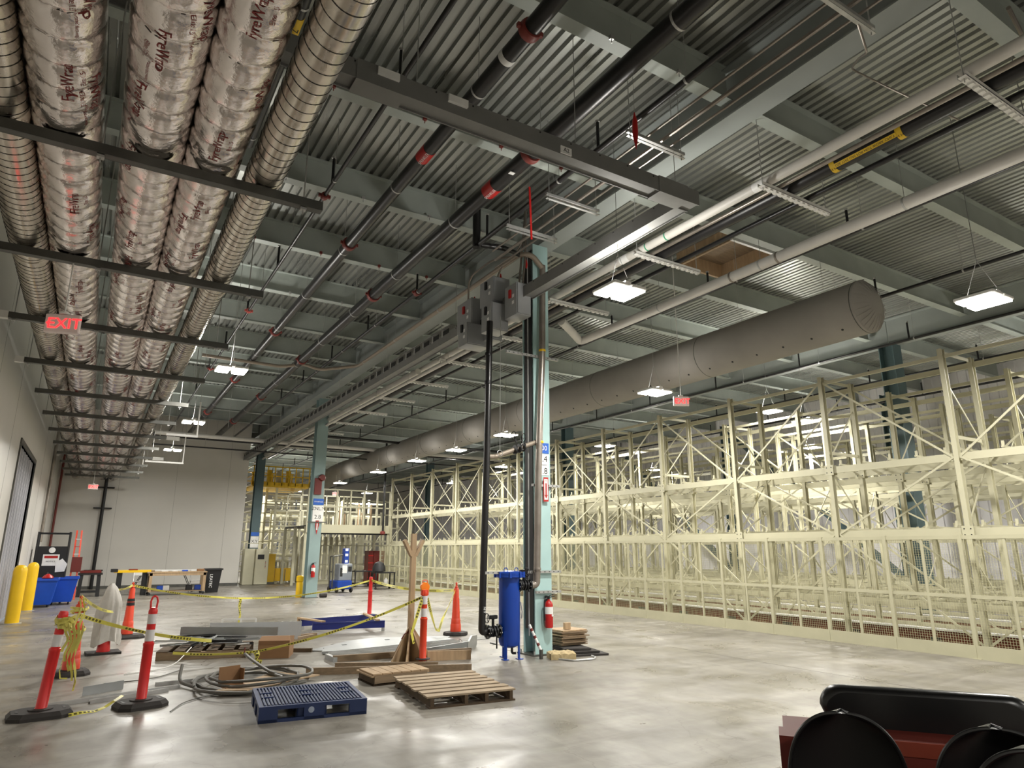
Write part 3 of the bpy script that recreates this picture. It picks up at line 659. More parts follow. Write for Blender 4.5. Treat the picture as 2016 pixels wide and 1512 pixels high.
# ---------------------------------------------------------------- exit signs
def exit_sign(loc, rz, label, ceil, sc=1, pend=True, bright=True):
    t = thing('exit_sign', label, 'sign', loc, rz)
    MB().chbox((0,0,0), (.32,.05,.2), .008).build('housing', M_exitface, t)
    lettering('EXIT', .155, M_exitred, t, (.02,-.0275,-.005)); 
    MB().prism([(-.145,0),(-.115,.03),(-.115,-.03)], 0, .002).build('arrow', M_exitred, t, False).matrix_local = Matrix.Translation((0,-.0265,0)) @ Matrix.Rotation(math.pi/2, 4, 'X')
    if pend:
        MB().lathe([(.05,0),(.05,.02),(.02,.03)], 12, (0,0,.1)).build('canopy', M_whitep, t)
        MB().tube([(0,0,.12),(0,0,ceil-loc[2])], .008, 8).build('stem', M_whitep, t)
    return t
exit_sign((-.54,7.9,3.89), -.35, 'red lit EXIT sign hanging below the ducts at upper left', 4.6)
exit_sign((-.24,29.95,3.96), -.1, 'tiny red EXIT sign below the far end of the ducts', 4.6)
exit_sign((9.98,9.56,4.63), -.5, 'red lit EXIT sign hanging in front of the fabric duct', 7.95)
exit_sign((10.9,36,4.6), -.3, 'small red EXIT sign above the far platform railing', 7.95)
# ================================================================ RACKS
RY = [5.63+2.35*k for k in range(-1, 12)]
RX = [(12.4, 13.45), (14.9, 15.95), (17.2, 17.95), (19.7, 20.75), (22.2, 23.25)]
def shared(mb, name, m, smooth=False):
    me = mb.mesh(name); me.materials.append(m); return me
TOP = 5.12
m_post = shared(MB().box(-.055,-.04,0,-.045,.04,TOP).box(.045,-.04,0,.055,.04,TOP).box(-.045,.03,0,.045,.04,TOP).box(-.12,-.07,0,.12,.07,.012), 'post', M_cream)
m_gus = shared(MB().box(-.062,-.09,-.1,-.055,.09,.1).box(.055,-.09,-.1,.062,.09,.1), 'gusset', M_cream)
m_bolts = shared(MB().tube([(-.066,-.05,.05),(-.06,-.05,.05)],.012,6).tube([(-.066,.05,.05),(-.06,.05,.05)],.012,6).tube([(-.066,-.05,-.05),(-.06,-.05,-.05)],.012,6).tube([(-.066,.05,-.05),(-.06,.05,-.05)],.012,6), 'bolts', M_dark)
def beam_mesh(L_, h, wd=.04): return shared(MB().box(-.02,.05,-h/2,-.014,L_-.05,h/2).box(-.014,.05,h/2-.006,wd-.02,L_-.05,h/2).box(-.014,.05,-h/2,wd-.02,L_-.05,-h/2+.006), 'beam', M_cream)
m_b14, m_b10, m_b06 = beam_mesh(2.35,.13), beam_mesh(2.35,.1), beam_mesh(2.35,.06)
def cross_mesh(w): return shared(MB().box(0,-.018,0,w,.018,.03).box(.03,-.02,.03,.05,.02,.11).box(w-.05,-.02,.03,w-.03,.02,.11).box(.3,-.012,-.07,.32,.012,0).box(w-.32,-.012,-.07,w-.3,.012,0), 'load_arm', M_cream)
def stick(p0, p1, w=.035): return MB().beam(p0, p1, w, .012, up=(1,0,0))
BLK = ['front block right behind the wire fence', 'second block behind the fence', 'third block around the dark steel columns', 'fourth block', 'rear block nearest the ribbed side wall']
for b, (xa, xb) in enumerate(RX):
    t = thing('storage_rack', 'cream steel rack frame, '+BLK[b], 'rack', (xa, 0, 0)); W = xb-xa
    m_arm = cross_mesh(W); near = b < 2
    m_tb = shared(stick((0,0,0), (W,0,0), .06), 'tie_bar', M_cream)
    dz = shared(MB().beam((0,0,0),(W,0,1.15),.03,.012,up=(0,1,0)), 'frame_brace', M_cream)
    m_x = shared(stick((-.03,.05,0),(-.03,2.3,1.78)), 'face_brace', M_cream); m_x2 = shared(stick((-.03,.05,1.78),(-.03,2.3,0)), 'face_brace', M_cream)
    m_y = shared(stick((-.03,.05,0),(-.03,2.3,1.25)), 'face_brace', M_cream); m_y2 = shared(stick((-.03,.05,1.25),(-.03,2.3,0)), 'face_brace', M_cream)
    cols = [0, W]
    for k, y in enumerate(RY):
        if b and y > 29.5: continue
        for ci, x in enumerate(cols):
            po = link('post', m_post, t, (x, y, 0))
            if near:
                for z in (1.95, 3.2):
                    if (k % 2) == (0 if z > 3 else 1): g = link('gusset', m_gus, po, (0, 0, z)); link('bolts', m_bolts, po, (0,0,z))['kind'] = 'stuff'
        for z in (5.06, 3.55): link('tie_bar', m_tb, t, (0, y, z))
        for q, z in enumerate((.3, 1.95, 3.3)):
            o = link('frame_brace', dz, t, (0 if (q+k) % 2 else 0, y, z+.1))
            if (q+k) % 2: o.location.x = W; o.scale.x = -1
        if k == len(RY)-1 or (b and RY[k+1] > 29.5): continue
        for x in cols:
            link('beam', m_b14, t, (x, y, 3.2)); link('beam', m_b14, t, (x, y, 1.95)); link('beam', m_b10, t, (x, y, .75))
            link('beam', m_b06 if x == 0 else m_b10, t, (x, y, 4.98)); 
            if near: link('beam', m_b06, t, (x, y, .42))
        for z in (3.28, 2.03, .82):
            n_ = 5 if b == 0 else 3
            for q in range(n_): link('load_arm', m_arm, t, (0, y+.2+q*(1.95/(n_-1)), z))
        for ci, x in enumerate(cols[:1] if b else cols):      # face bracing: alternating X over two levels
            odd = k % 2 == 1
            link('face_brace', m_x if odd else m_x2, t, (x, y, 3.2)) if not (b and k % 3) else None
            link('face_brace', m_y2 if odd else m_y, t, (x, y, 1.95)) if True else None
            link('face_brace', (m_x if odd else m_x2) if False else (m_x2 if not odd else m_x), t, (x, y, .17)) if b == 0 or k % 2 else None
    if b < 2:
        MB().box(W*.35,3.2,.18,W*.35+.04,31,.3).build('guide_rail', M_rail, t, False); MB().box(W*.35-.06,3.2,.3,W*.35+.1,31,.33).build('white_rail', M_whitep, t, False)
        MB().box(W*.8,3.2,.06,W*.8+.04,31,.2).build('guide_rail', M_rail, t, False)
        for k in range(18): MB().box(W*.3,3.6+k*1.5,0,W*.5,3.68+k*1.5,.18).build('rail_foot', M_strut, t, False)
# ---- wire fence
t = thing('wire_fence', 'long cream wire mesh fence with kick plates in front of the racks', 'fence', (12.05, 0, 0))
FY = [3.14+1.2475*k for k in range(0, 24)]
m_fp = shared(MB().box(-.03,-.03,0,.03,.03,1.9).box(-.05,-.06,0,.05,.06,.01), 'fence_post', M_cream2)
m_fm = shared(MB().box(-.015,-.02,.19,.015,.02,1.86), 'mid_stile', M_cream2)
m_tr = shared(MB().box(-.02,.03,1.83,.02,1.2175,1.89), 'top_rail', M_cream2); m_mr = shared(MB().box(-.015,.03,.91,.015,1.2175,.965), 'mid_rail', M_cream2)
m_br = shared(MB().box(-.02,.03,.17,.02,1.2175,.2), 'bottom_rail', M_cream2); m_kp = shared(MB().box(-.034,.005,.0,-.028,1.2425,.205), 'kick_plate', M_cream2)
mb = MB(); y = .05
while y < 1.2: mb.box(-.0015,y,.2,.0015,y+.003,1.83); y += .04
z = .22
while z < 1.83: mb.box(-.0015,.03,z,.0015,1.2175,z+.003); z += .04
m_wm = shared(mb, 'wire_mesh', M_wire)
m_rv = shared(MB().tube([(-.04,.1,.13),(-.034,.1,.13)],.008,6).tube([(-.04,.62,.13),(-.034,.62,.13)],.008,6).tube([(-.04,1.15,.13),(-.034,1.15,.13)],.008,6), 'rivets', M_galv)
for k, y in enumerate(FY):
    link('fence_post', m_fp, t, (0, y, 0))
    if k == len(FY)-1: break
    for nm, me in (('top_rail',m_tr),('mid_rail',m_mr),('bottom_rail',m_br),('kick_plate',m_kp)): link(nm, me, t, (0, y, 0))
    link('mid_stile', m_fm, t, (0, y+.62, 0))
    link('wire_mesh', m_wm, t, (0, y, 0))['kind'] = 'stuff'
# second, cross fence under the far mezzanine
t = thing('wire_fence', 'far cream wire fence standing under the raised platform', 'fence', (9.2, 34.2, 0), math.pi/2*-1)
for k in range(4):
    y = k*1.2475
    for nm, me in (('fence_post',m_fp),('top_rail',m_tr),('mid_rail',m_mr),('bottom_rail',m_br),('kick_plate',m_kp),('mid_stile',m_fm)): link(nm, me, t, (0, y+(.62 if nm == 'mid_stile' else 0), 0))
# ================================================================ NEAR FLOOR THINGS
def octbase(t, sx, sy, h=.07, m=M_rubber):
    c = .35
    def ring(k, z): return [(x*k*sx, y*k*sy, z) for x, y in ((-.5,-.5+c*.6),(-.5+c*.55,-.5),(.5-c*.55,-.5),(.5,-.5+c*.6),(.5,.5-c*.6),(.5-c*.55,.5),(-.5+c*.55,.5),(-.5,.5-c*.6))]
    v = ring(1,0)+ring(1,h*.45)+ring(.88,h)+ring(.4,h)
    fs = [tuple(range(7,-1,-1)), tuple(range(24,32))]+[(k*8+i,k*8+(i+1)%8,k*8+8+(i+1)%8,k*8+8+i) for k in range(3) for i in range(8)]
    mb = MB(); mb.add(v, fs); b = mb.build('rubber_base', m, t, False)
    for s in (-1, 1): MB().box(s*sx*.36-.012,-.06,h-.006,s*sx*.36+.012,.06,h+.002).build('grip_slot', M_dark, b, False)
    MB().lathe([(.11,h),(.11,h+.012),(.07,h+.016)], 20).build('collar', m, b)
    return b
def delineator(x, y, rz, label, lean=(0,0), base=(.5,.42), m=M_pink, loop=True, H=1.0, bands=((.62,.74),(.8,.92))):
    t = thing('delineator_post', label, 'delineator post', (x, y, 0), rz)
    octbase(t, *base)
    r = .052; M = Matrix.Translation((0,0,.05)) @ Matrix.Rotation(lean[0],4,'X') @ Matrix.Rotation(lean[1],4,'Y')
    def B(mb, nm, m_): mb.M = M; pts = mb.v; mb.v = [tuple(M @ V(p)) for p in pts]; return mb.build(nm, m_, t)
    def L(prof): q = MB(); q.lathe(prof, 24); return q
    B(L([(r+.008,0),(r+.008,.03),(r,.04),(r,.57),(r+.004,.575),(r+.004,.6),(r*.86,.605),(r*.86,H-.07),(r*.9,H-.065),(r*.9,H-.03),(r*.7,H),(.02,H+.003)]), 'tube', m)
    for i, (a, b) in enumerate(bands): B(L([(r*.86+.002,a),(r*.86+.002,b)]), 'reflective_band', M_refl)
    if loop:
        pts = [(-.03,0,H-.02),(-.036,0,H+.07),(-.024,0,H+.112),(0,0,H+.125),(.024,0,H+.112),(.036,0,H+.07),(.03,0,H-.02)]
        B(MB().tube(pts, .011, 8), 'loop_handle', m)
    return t
delineator(-.23, 8.78, .1, 'red delineator post at lower left, leaning, top missing its loop, wrapped in tape', lean=(0,.075), base=(.56,.42), loop=False, H=.97)
delineator(.67, 8.76, .25, 'upright red delineator post with loop handle on black base, front left', base=(.5,.4), lean=(0,.012), H=.97)
delineator(4.42, 9.72, .2, 'orange delineator post in front of the wooden upright', base=(.02,.02), m=M_orange, loop=False, lean=(0,0))
bpy.data.objects[-1]
delineator(6.18, 16.9, .2, 'plain red delineator post behind the blue beams', base=(.4,.34), bands=(), loop=False, H=.93)
def cone(x, y, rz, label, H=1.0, black=False, base=(.42,.42), rounded=False, handle=True, bands=True):
    t = thing('traffic_cone', label, 'traffic cone', (x, y, 0), rz)
    if rounded: MB().lathe([(.24,0),(.25,.02),(.24,.06),(.12,.07)], 10).build('rubber_base', M_rubber, t, False)
    else: octbase(t, *base)
    MB().lathe([(.108,.06),(.104,.2),(.098,.21),(.096,.225),(.092,.3),(.086,.31),(.083,.32),(.062,H-.3),(.056,H-.28),(.05,H-.12),(.04,H-.1)], 22).build('cone_body', M_orange, t)
    if handle: MB().lathe([(.03,H-.1),(.034,H-.08),(.02,H-.06),(.016,H-.03),(.024,H-.01),(.012,H+.01)], 14).build('grab_knob', M_orange, t)
    if black: 
        MB().lathe([(.0725,H-.42),(.069,H-.36)], 20).build('dark_band', M_dark, t); MB().lathe([(.068,H-.345),(.064,H-.29)], 20).build('dark_band', M_dark, t)
    elif bands: MB().lathe([(.064,H-.32),(.05,H-.18)], 20).build('reflective_band', M_refl, t)
    return t
cone(-.03, 11.35, .2, 'orange looper cone tangled in yellow tape behind the leaning post', H=1.02, base=(.44,.4))
cone(.79, 15.4, .1, 'orange cone with black bands left of the metal scrap pile', H=1.02, black=True, base=(.6,.42))
cone(6.43, 12.6, .3, 'orange looper cone on round black base left of the riser pipe', H=1.0, rounded=True, bands=False)
# round blob light on the centre post
t = thing('warning_light', 'orange warning light clipped on top of the front orange delineator', 'warning light', (4.42, 9.72, 1.0))
MB().lathe([(.0,-.03),(.07,-.025),(.075,0),(.07,.025),(.0,.03)], 18, (0,0,.1), 'y').build('lens', mat('amber lens', (255,130,20), .25, coat=.5), t); MB().chbox((0,0,.02),(.11,.07,.09),.01).build('battery_case', M_orange, t)
MB().tube(bend([(-.04,0,.15),(-.04,0,.2),(.04,0,.2),(.04,0,.15)],.02),.006,6).build('handle', M_orange, t)
# cone under a cloth
t = thing('traffic_cone', 'small red cone on flat black base hidden under the grey cloth', 'traffic cone', (.38, 13.38, 0), .1)
MB().box(-.24,-.2,0,.24,.2,.035).build('rubber_base', M_rubber, t, False); MB().lathe([(.1,.035),(.03,.95),(.01,.98)], 16).build('cone_body', M_pink, t)
t = MB(); vs = []; NU, NV = 44, 16      # draped hoodie-like cloth
for j in range(NV):
    f = j/(NV-1); z = 1.1-f*.95
    for i in range(NU):
        a = i*2*math.pi/NU
        r = (.02+.13*min(1,f*3)**.6)*(1+.25*f)+.026*f*math.sin(5*a+2*f*3)+.02*f*math.sin(11*a+1.3+4*f)+.012*math.sin(3*a+9*f)
        r *= .74+.3*abs(math.cos(a-.4))
        zz = z-.05*math.sin(2*a+1)*f+(.12 if (math.sin(a) > .2 and f > .9) else 0)
        vs.append((.38+.02*f+r*math.cos(a), 13.38+r*math.sin(a)*.8, zz))
fs = [(j*NU+i, j*NU+(i+1)%NU, (j+1)*NU+(i+1)%NU, (j+1)*NU+i) for j in range(NV-1) for i in range(NU)]+[tuple(range(NU))]
t.add(vs, fs); o = one('draped_cloth', t, M_cloth, 'pale grey work shirt draped over the small red cone', 'cloth')
# bollards
for x, y, s in ((-1.34,19.75,'nearer yellow bollard in front of the door at left'), (-1.32,23.6,'farther yellow bollard beside the blue bins')):
    t = thing('bollard', s, 'bollard', (x, y, 0)); MB().lathe([(.14,0),(.14,1.16),(.135,1.2),(.115,1.25),(.08,1.285),(.03,1.3)], 24).build('sleeve', M_yellow, t)
    MB().lathe([(.19,0),(.19,.012),(.145,.015)], 20).build('floor_flange', M_galv, t)
# tapes
def ribbon(name, pts, label, w=.038, m=None, twist=.6, parent=None, sag=0):
    if sag:
        a, b = V(pts[0]), V(pts[1]); pts = [a.lerp(b, i/28)-V((0,0,sag*4*(i/28)*(1-i/28))) for i in range(29)]
    pts = [V(p) for p in pts]; vs = []; uv = []; L_ = 0; rng = random.Random(len(label)); ph = rng.uniform(0, 6)
    for i, p in enumerate(pts):
        d = (pts[min(i+1,len(pts)-1)]-pts[max(i-1,0)]).normalized(); s = d.cross(V((0,0,1)))
        if s.length < .05: s = V((1,0,0))
        s.normalize(); u = s.cross(d)
        if i: L_ += (pts[i]-pts[i-1]).length
        a = math.pi/2+twist*math.sin(L_*2.1+ph); c = (s*math.cos(a)+u*math.sin(a))*w/2; nn = (s*math.sin(a)-u*math.cos(a))*.0008
        vs += [p-c-nn, p+c-nn, p+c+nn, p-c+nn]; uv += [(L_,0),(L_,1),(L_,1),(L_,0)]
    fs = [(4*i+q, 4*i+(q+1)%4, 4*i+4+(q+1)%4, 4*i+4+q) for i in range(len(pts)-1) for q in range(4)]
    mb = MB(); mb.add(vs, fs); o = mb.build(name, m or M_tapeC, parent, False); me = o.data; ul = me.uv_layers.new(name='UVMap')
    for lp in me.loops: ul.data[lp.index].uv = uv[lp.vertex_index]
    if not parent: tag(o, label, 'tape', 'caution tapes')
    return o
ribbon('caution_tape', ((-.03,11.3,1.03),(.44,13.2,.66)), 'yellow caution tape from the tangled cone to the draped cloth', sag=.05)
ribbon('caution_tape', ((-.03,11.28,.78),(1.75,11.6,.3)), 'yellow tape falling from the tangled cone down to the scrap pile', sag=.06, w=.05)
ribbon('caution_tape', ((.42,13.35,1.0),(.79,15.4,.98)), 'short yellow tape from the draped cloth to the black banded cone', sag=.03)
ribbon('caution_tape', ((.79,15.4,.97),(6.18,16.9,.9)), 'long sagging yellow tape across the rear from black banded cone to plain red post', sag=.33)
ribbon('caution_tape', ((6.18,16.9,.9),(6.45,12.6,.86)), 'yellow tape from plain red post to the round-based orange cone', sag=.1, w=.06)
ribbon('caution_tape', ((4.4,9.72,.96),(2.35,11.15,.16)), 'taut yellow caution tape running down from the front orange post to the box', sag=.08)
ribbon('caution_tape', ((2.35,11.15,.16),(1.2,11.3,.2)), 'yellow caution tape along the front of the scrap pallet', sag=.03)
ribbon('caution_tape', [(4.47,9.72,.93),(4.62,9.9,.7),(4.85,10.2,.42),(5.05,10.5,.36),(5.3,10.9,.48),(5.7,11.5,.62),(6.38,12.55,.85)], 'yellow tape hanging in a deep loop between the front post and the orange cone', w=.05)
ribbon('caution_tape', [(4.38,9.7,.95),(4.3,9.7,.7),(4.22,9.7,.45),(4.26,9.7,.3)], 'loose yellow tape end hanging from the front orange post', w=.05)
ribbon('caution_tape', [(2.95,16.2,.6),(2.94,16.2,.45),(2.97,16.2,.25),(2.95,16.2,.08)], 'yellow tape tail hanging from the middle of the rear tape', w=.06)
ribbon('caution_tape', [(2.32,11.13,.16),(2.34,11.1,.1),(2.3,11.05,.03),(2.38,11.0,.01)], 'knotted yellow tape end by the cardboard box', w=.09, twist=1.5)
ribbon('caution_tape', [(.02,8.6,.02),(.12,8.62,.03),(.25,8.72,.012),(.34,8.78,.03),(.42,8.84,.07),(.5,8.95,.1)], 'crumpled yellow tape scrap on the floor between the two front posts', w=.035, twist=1.3)
rr = random.Random(3)
tt = thing('tape_tangle', 'tangle of yellow tape wound on the cone and hanging to the floor', 'tape', (-.03, 11.3, 0))
for k in range(7):
    a0 = rr.uniform(0, 6); ht = rr.uniform(.5, 1.0); pts = []
    for q in range(14):
        f = q/13
        if k < 5: a = a0+f*7; r = .09+.02*math.sin(5*f+k); pts.append((r*math.cos(a), r*math.sin(a), ht+.08*math.sin(3*f+k)))
        else: pts.append((.02*math.sin(9*f+k)+.08*math.cos(a0)-.03, -.11+.02*math.cos(5*f), 1.0-.09*k*f*1.2))
    ribbon('tape_strand', pts, 'x%d' % k, w=.03, m=M_tape, twist=1.2, parent=tt)
ribbon('tape_strand', [(-.06,-.1,.4),(-.1,-.13,.25),(-.12,-.17,.1),(-.1,-.2,.01),(-.02,-.25,.008)], 'y', w=.02, parent=tt)
tt = thing('tape_tangle', 'bunch of yellow tape tied round the leaning red post', 'tape', (-.155, 8.78, -.02))
for k in range(6):
    pts = [((.062+.006*k)*math.cos(f*.5+k)+.02, (.062+.006*k)*math.sin(f*.5+k), .88+.015*k+.03*math.sin(f)) for f in range(14)]
    ribbon('tape_strand', pts, 'k%d' % k, w=.035, m=M_tape, twist=1, parent=tt)
for k in range(5):
    pts = [(.05+.03*k-.02*math.sin(f+k), -.06-.01*k, .92-f*(.035+.012*k)) for f in range(9)]
    ribbon('tape_strand', pts, 'm%d' % k, w=.025, m=M_tape, twist=1.2, parent=tt)
# ---- plastic pallet
def quadframe(p0, p1, p3):    # origin p0, x to p1, y to p3 -> location, rz
    d = V(p1)-V(p0); return (p0[0], p0[1], 0), math.atan2(d.y, d.x)
t = thing('plastic_pallet', 'navy blue plastic pallet with ribbed deck, lower centre left', 'pallet', (1.6, 7.32, 0), -.13); Wd, Dp = 1.06, 1.02
mb = MB()
for (a, b) in ((0,.18),(.43,.63),(.88,1.06)): mb.box(a,0,0,b,.04,.115)
mb.box(0,0,.115,Wd,.04,.15).box(0,0,0,Wd,.04,.03); mb.build('front_side', M_navy, t, False)
mb = MB()
for (a, b) in ((0,.18),(.43,.63),(.88,1.06)): mb.box(a,Dp-.04,0,b,Dp,.115)
mb.box(0,Dp-.04,.115,Wd,Dp,.15); mb.build('rear_side', M_navy, t, False)
for x in (0, Wd-.04):
    mb = MB()
    for (a, b) in ((.04,.2),(.42,.6),(.82,.98)): mb.box(x,a,0,x+.04,b,.115)
    mb.box(x,.04,.115,x+.04,.98,.15); mb.build('end_side', M_navy, t, False)
for x in (.43,.6):
    for y in (.05,.43,.8): MB().chbox((x,y+.07,.06),(.12,.14,.12),.01).build('foot', M_navy, t, False)
MB().box(.04,.04,.12,Wd-.04,Dp-.04,.132).build('deck_web', M_navy, t, False)
x = .055; k = 0
while x < Wd-.06:
    c = abs(x-Wd/2) < .12 or x < .12 or x > Wd-.12
    for (a, b) in (((.05,.36),(.42,.6),(.66,.97)) if c else ((.05,.97),)):
        MB().box(x,a,.132,x+.016,b,.156).build('deck_rib', M_navy, t, False)
    x += .034; k += 1
me_edge = mat('scuffed pallet edge', (150,160,180), .6)
for k in range(28):
    x = .05+k*.034; MB().box(x+.0165,.05,.1315,x+.0195,.97 if k % 3 else .6,.158).build('worn_edge', me_edge, t, False)
for xx, yy in ((.12,.4),(.5,.4),(.9,.4),(.12,.63),(.5,.63),(.9,.63)): MB().chbox((xx,yy,.16),(.1,.03,.014),.004).build('grip_pad', M_navy, t, False)
MB().lathe([(.0,-.002),(.03,0)], 12, (.5,-.001,.09), 'y').build('cast_logo_patch', me_edge, t, False)
# ---- wooden pallets
def wpallet(t, W_, D_, nb, m, gap=.03, st=(0,.33,.66,1), sh=.09, jit=0, tt=.018, bottom=True, over=.04):
    bw = (D_-gap*(nb-1))/nb
    for f in st: MB().box(f*(W_-.04), 0, tt if bottom else 0, f*(W_-.04)+.04, D_, tt+sh).build('stringer', M_paldark, t, False)
    for k in range(nb):
        y = k*(bw+gap); j = jit*math.sin(k*2.3)
        MB().box(-over+j, y, tt+sh, W_+over*.8+j, y+bw, tt*2+sh).build('deck_board', m, t, False)
    if bottom:
        for k in range(3): y = k*(D_-bw)/2; MB().box(-.01,y,0,W_+.03,y+bw,tt).build('bottom_board', M_paldark, t, False)
t = thing('wooden_pallet', 'large wooden pallet with spaced deck boards, lower centre', 'pallet', (3.3, 7.02, 0), -.1)
wpallet(t, .98, 1.32, 7, M_pallet, gap=.065, jit=.012, st=(0,.42,.68,1))
t = thing('wooden_pallet', 'small wooden pallet behind the large one, under the long lumber', 'pallet', (3.22, 8.5, 0), .02)
wpallet(t, .72, .55, 1, M_wood, sh=.085, st=(0,1), bottom=True)
for k in range(6): MB().box(-.02+k*.13,-.0,.125,.1+k*.13,.5,.143).build('deck_board', M_wood, t, False)
MB().box(0,-.01,.03,.72,.02,.12).build('front_fascia', M_woodh, t, False)
# ---- lumber
def board(p0, p1, w_, h, label, m=M_woodh, z=0, name='lumber', grp='loose lumber around the wooden upright'):
    mb = MB().beam((*p0, z+h/2), (*p1, z+h/2), w_, h); o = mb.build(name, m, None, False); return tag(o, label, 'board' if 'beam' not in label else 'beam', grp)
board((2.7,9.72),(4.78,8.85), .04, .09, 'longest brown two-by-four, lying just behind the small pallet', z=.0)
board((3.17,9.95),(4.45,9.25), .04, .09, 'brown two-by-four just behind the longest one', z=.0)
board((3.35,9.3),(4.1,8.72), .09, .04, 'flat brown board end poking out behind the small pallet')
board((3.34,10.6),(4.45,10.5), .06, .09, 'brown timber on the left behind the wooden upright feet')
board((4.4,10.55),(5.6,10.4), .06, .07, 'brown timber on the right behind the wooden upright feet')
board((4.6,9.95),(5.25,9.75), .03, .14, 'short light plywood strip right of the wooden upright feet', M_wood)
board((3.36,11.0),(3.36,10.55), .06, .07, 'short square steel tube end left of the lumber', M_sheet)
# wooden upright with fork top and splayed feet
t = thing('wooden_upright', 'wooden post with forked top standing on splayed plywood feet', 'wooden stand', (4.36, 10.07, 0))
MB().box(-.038,-.038,0,.038,.038,1.9).build('post', M_wood, t, False)
for s in (-1, 1): MB().beam((s*.03,-.0,1.56),(s*.16,0,1.8),.05,.085,up=(0,1,0)).build('fork_arm', M_wood, t, False)
for k, (x, y) in enumerate(((-.34,-.12),(.34,-.08),(.05,-.42),(-.1,.4),(-.2,-.35))):
    d = math.atan2(y, x); p = [(0,-.05),(0,.05),(.02,.06)]
    c, s = math.cos(d), math.sin(d); mb = MB()
    q = [(.03,.42),(.03,.0),(math.hypot(x,y),0)]
    vv = [(c*a-s*e*.012, s*a+c*e*.012, z) for e in (-1,1) for a, z in ((.04,.5),(.04,.0),(math.hypot(x,y),0),(math.hypot(x,y),.04))]
    mb.add(vv, [(0,1,2,3),(7,6,5,4),(0,4,5,1),(1,5,6,2),(2,6,7,3),(3,7,4,0)]); mb.build('splayed_foot', M_wood, t, False)
MB().lathe([(.07,.4),(.075,.42),(.07,.44)], 8).build('tie_strap', M_maroon, t); MB().tube([(-.06,-.04,.43),(-.12,-.05,.4),(-.16,-.04,.33)], .008, 5).build('strap_tail', M_maroon, t)
# ---- sheet-metal pieces on the floor
def plate(poly, z0, z1, label, m=M_sheet, name='galvanised_sheet', cat='metal sheet', grp='loose galvanised pieces left of the column'):
    o = MB().prism(poly, z0, z1).build(name, m, None, False); return tag(o, label, cat, grp)
plate([(3.3,11.9),(4.3,12.75),(4.9,12.95),(6.2,12.4),(6.1,12.2),(3.5,11.75)], .0, .015, 'broad galvanised sheet lying left of the column, rearmost')
plate([(3.4,11.4),(3.6,11.9),(5.9,12.1),(5.95,11.7),(3.6,11.35)], .016, .05, 'galvanised door-like panel on top of the broad sheet', M_sheet)
for k, (x, y) in enumerate(((4.0,12.2),(4.9,12.45),(3.6,11.95))): MB().box(x,y,.0155,x+.08,y+.06,.02).build('slot', M_dark, bpy.data.objects['galvanised_sheet'], False)
for k, (a, b, s) in enumerate((((3.45,11.15),(5.9,11.45),'rearmost'),((3.35,10.95),(5.85,11.15),'middle'),((3.5,10.75),(5.6,10.9),'front'))):
    d = V((b[0]-a[0], b[1]-a[1], 0)).normalized(); nn = V((-d.y, d.x, 0))*.05
    mb = MB().beam((*a,.005),(*b,.005),.11,.008)
    for s_ in (-1,1): mb.beam((a[0]+nn.x*s_,a[1]+nn.y*s_,.035),(b[0]+nn.x*s_,b[1]+nn.y*s_,.035),.006,.06)
    one('metal_channel', mb, M_galv, 'long galvanised channel left of the column, %s of three' % s, 'metal channel', 'loose galvanised pieces left of the column')
t = thing('end_bracket', 'upright grey end plate on the channels right of the orange post', 'bracket', (5.85, 10.85, 0)); MB().prism([(-.1,0),(.1,0),(.12,.05),(.12,.2),(.0,.2),(-.1,.08)], -.02, .02).build('plate', M_galv, t, False).rotation_euler = (math.pi/2,0,.3)
MB().beam((-1.3,-.35,.04),(0,0,.07),.03,.09).build('flat_bar', M_sheet, t, False)
plate([(6.2,12.0),(7.0,12.1),(6.7,11.7),(6.1,11.65)], 0, .006, 'dark cut plate near the blue tank', M_strut)
for k, (a, b, s) in enumerate((((-.22,9.22),(1.14,9.66),'front'),((.2,9.22),(1.0,9.5),'second'),((.9,9.95),(2.2,10.05),'rear'))):
    mb = MB().beam((*a,.02),(*b,.02),.042,.006); d = (V(b)-V(a)).normalized(); L_ = (V(b)-V(a)).length
    for s_ in (-1,1): mb.beam((a[0]-d.y*.02*s_,a[1]+d.x*.02*s_,.02),(b[0]-d.y*.02*s_,b[1]+d.x*.02*s_,.02),.004,.04)
    o = one('strut_channel', mb, M_galv, '%s slotted strut channel lying on the floor by the front red posts' % s, 'strut channel', 'strut channels on the floor')
    q = .05
    while q < L_-.05: MB().beam((a[0]+d.x*q,a[1]+d.y*q,.0235),(a[0]+d.x*(q+.03),a[1]+d.y*(q+.03),.0235),.014,.002).build('slot', M_dark, o, False); q += .06
one('metal_plate', MB().beam((.13,9.72,.05),(.55,9.95,.05),.004,.1), M_sheet, 'small grey plate on edge behind the front strut channel', 'metal plate')
# ---- coil of cable with boards
t = thing('cable_coil', 'loose coil of thick grey cable behind the navy pallet', 'cable')
loops = [(1.9,9.5,.62,.8,.02),(1.95,9.4,.55,.62,.06),(2.05,9.3,.6,.5,.1),(1.75,9.2,.5,.75,.04)]
for i, (cx, cy, a, b, z) in enumerate(loops):
    pts = [(cx+a*math.cos(q*.28+i)*(1+.03*math.sin(3*q+i)), cy+b*math.sin(q*.28+i), .022+z+.03*abs(math.sin(q*.4+i*2))) for q in range(24)]
    MB().tube(pts, .018, 8, True).build('loop', M_cable, t)
MB().tube(bend([(1.2,10.1,.2),(1.14,9.8,.05),(1.35,9.2,.03),(1.9,8.75,.03),(2.5,9.0,.05)], .4, 7), .02, 8).build('loop', M_cable, t)
MB().tube(bend([(2.0,10.3,.25),(2.05,9.9,.2),(2.2,9.4,.1),(2.6,9.2,.05)], .3, 7), .02, 8).build('loop', M_cable, t)
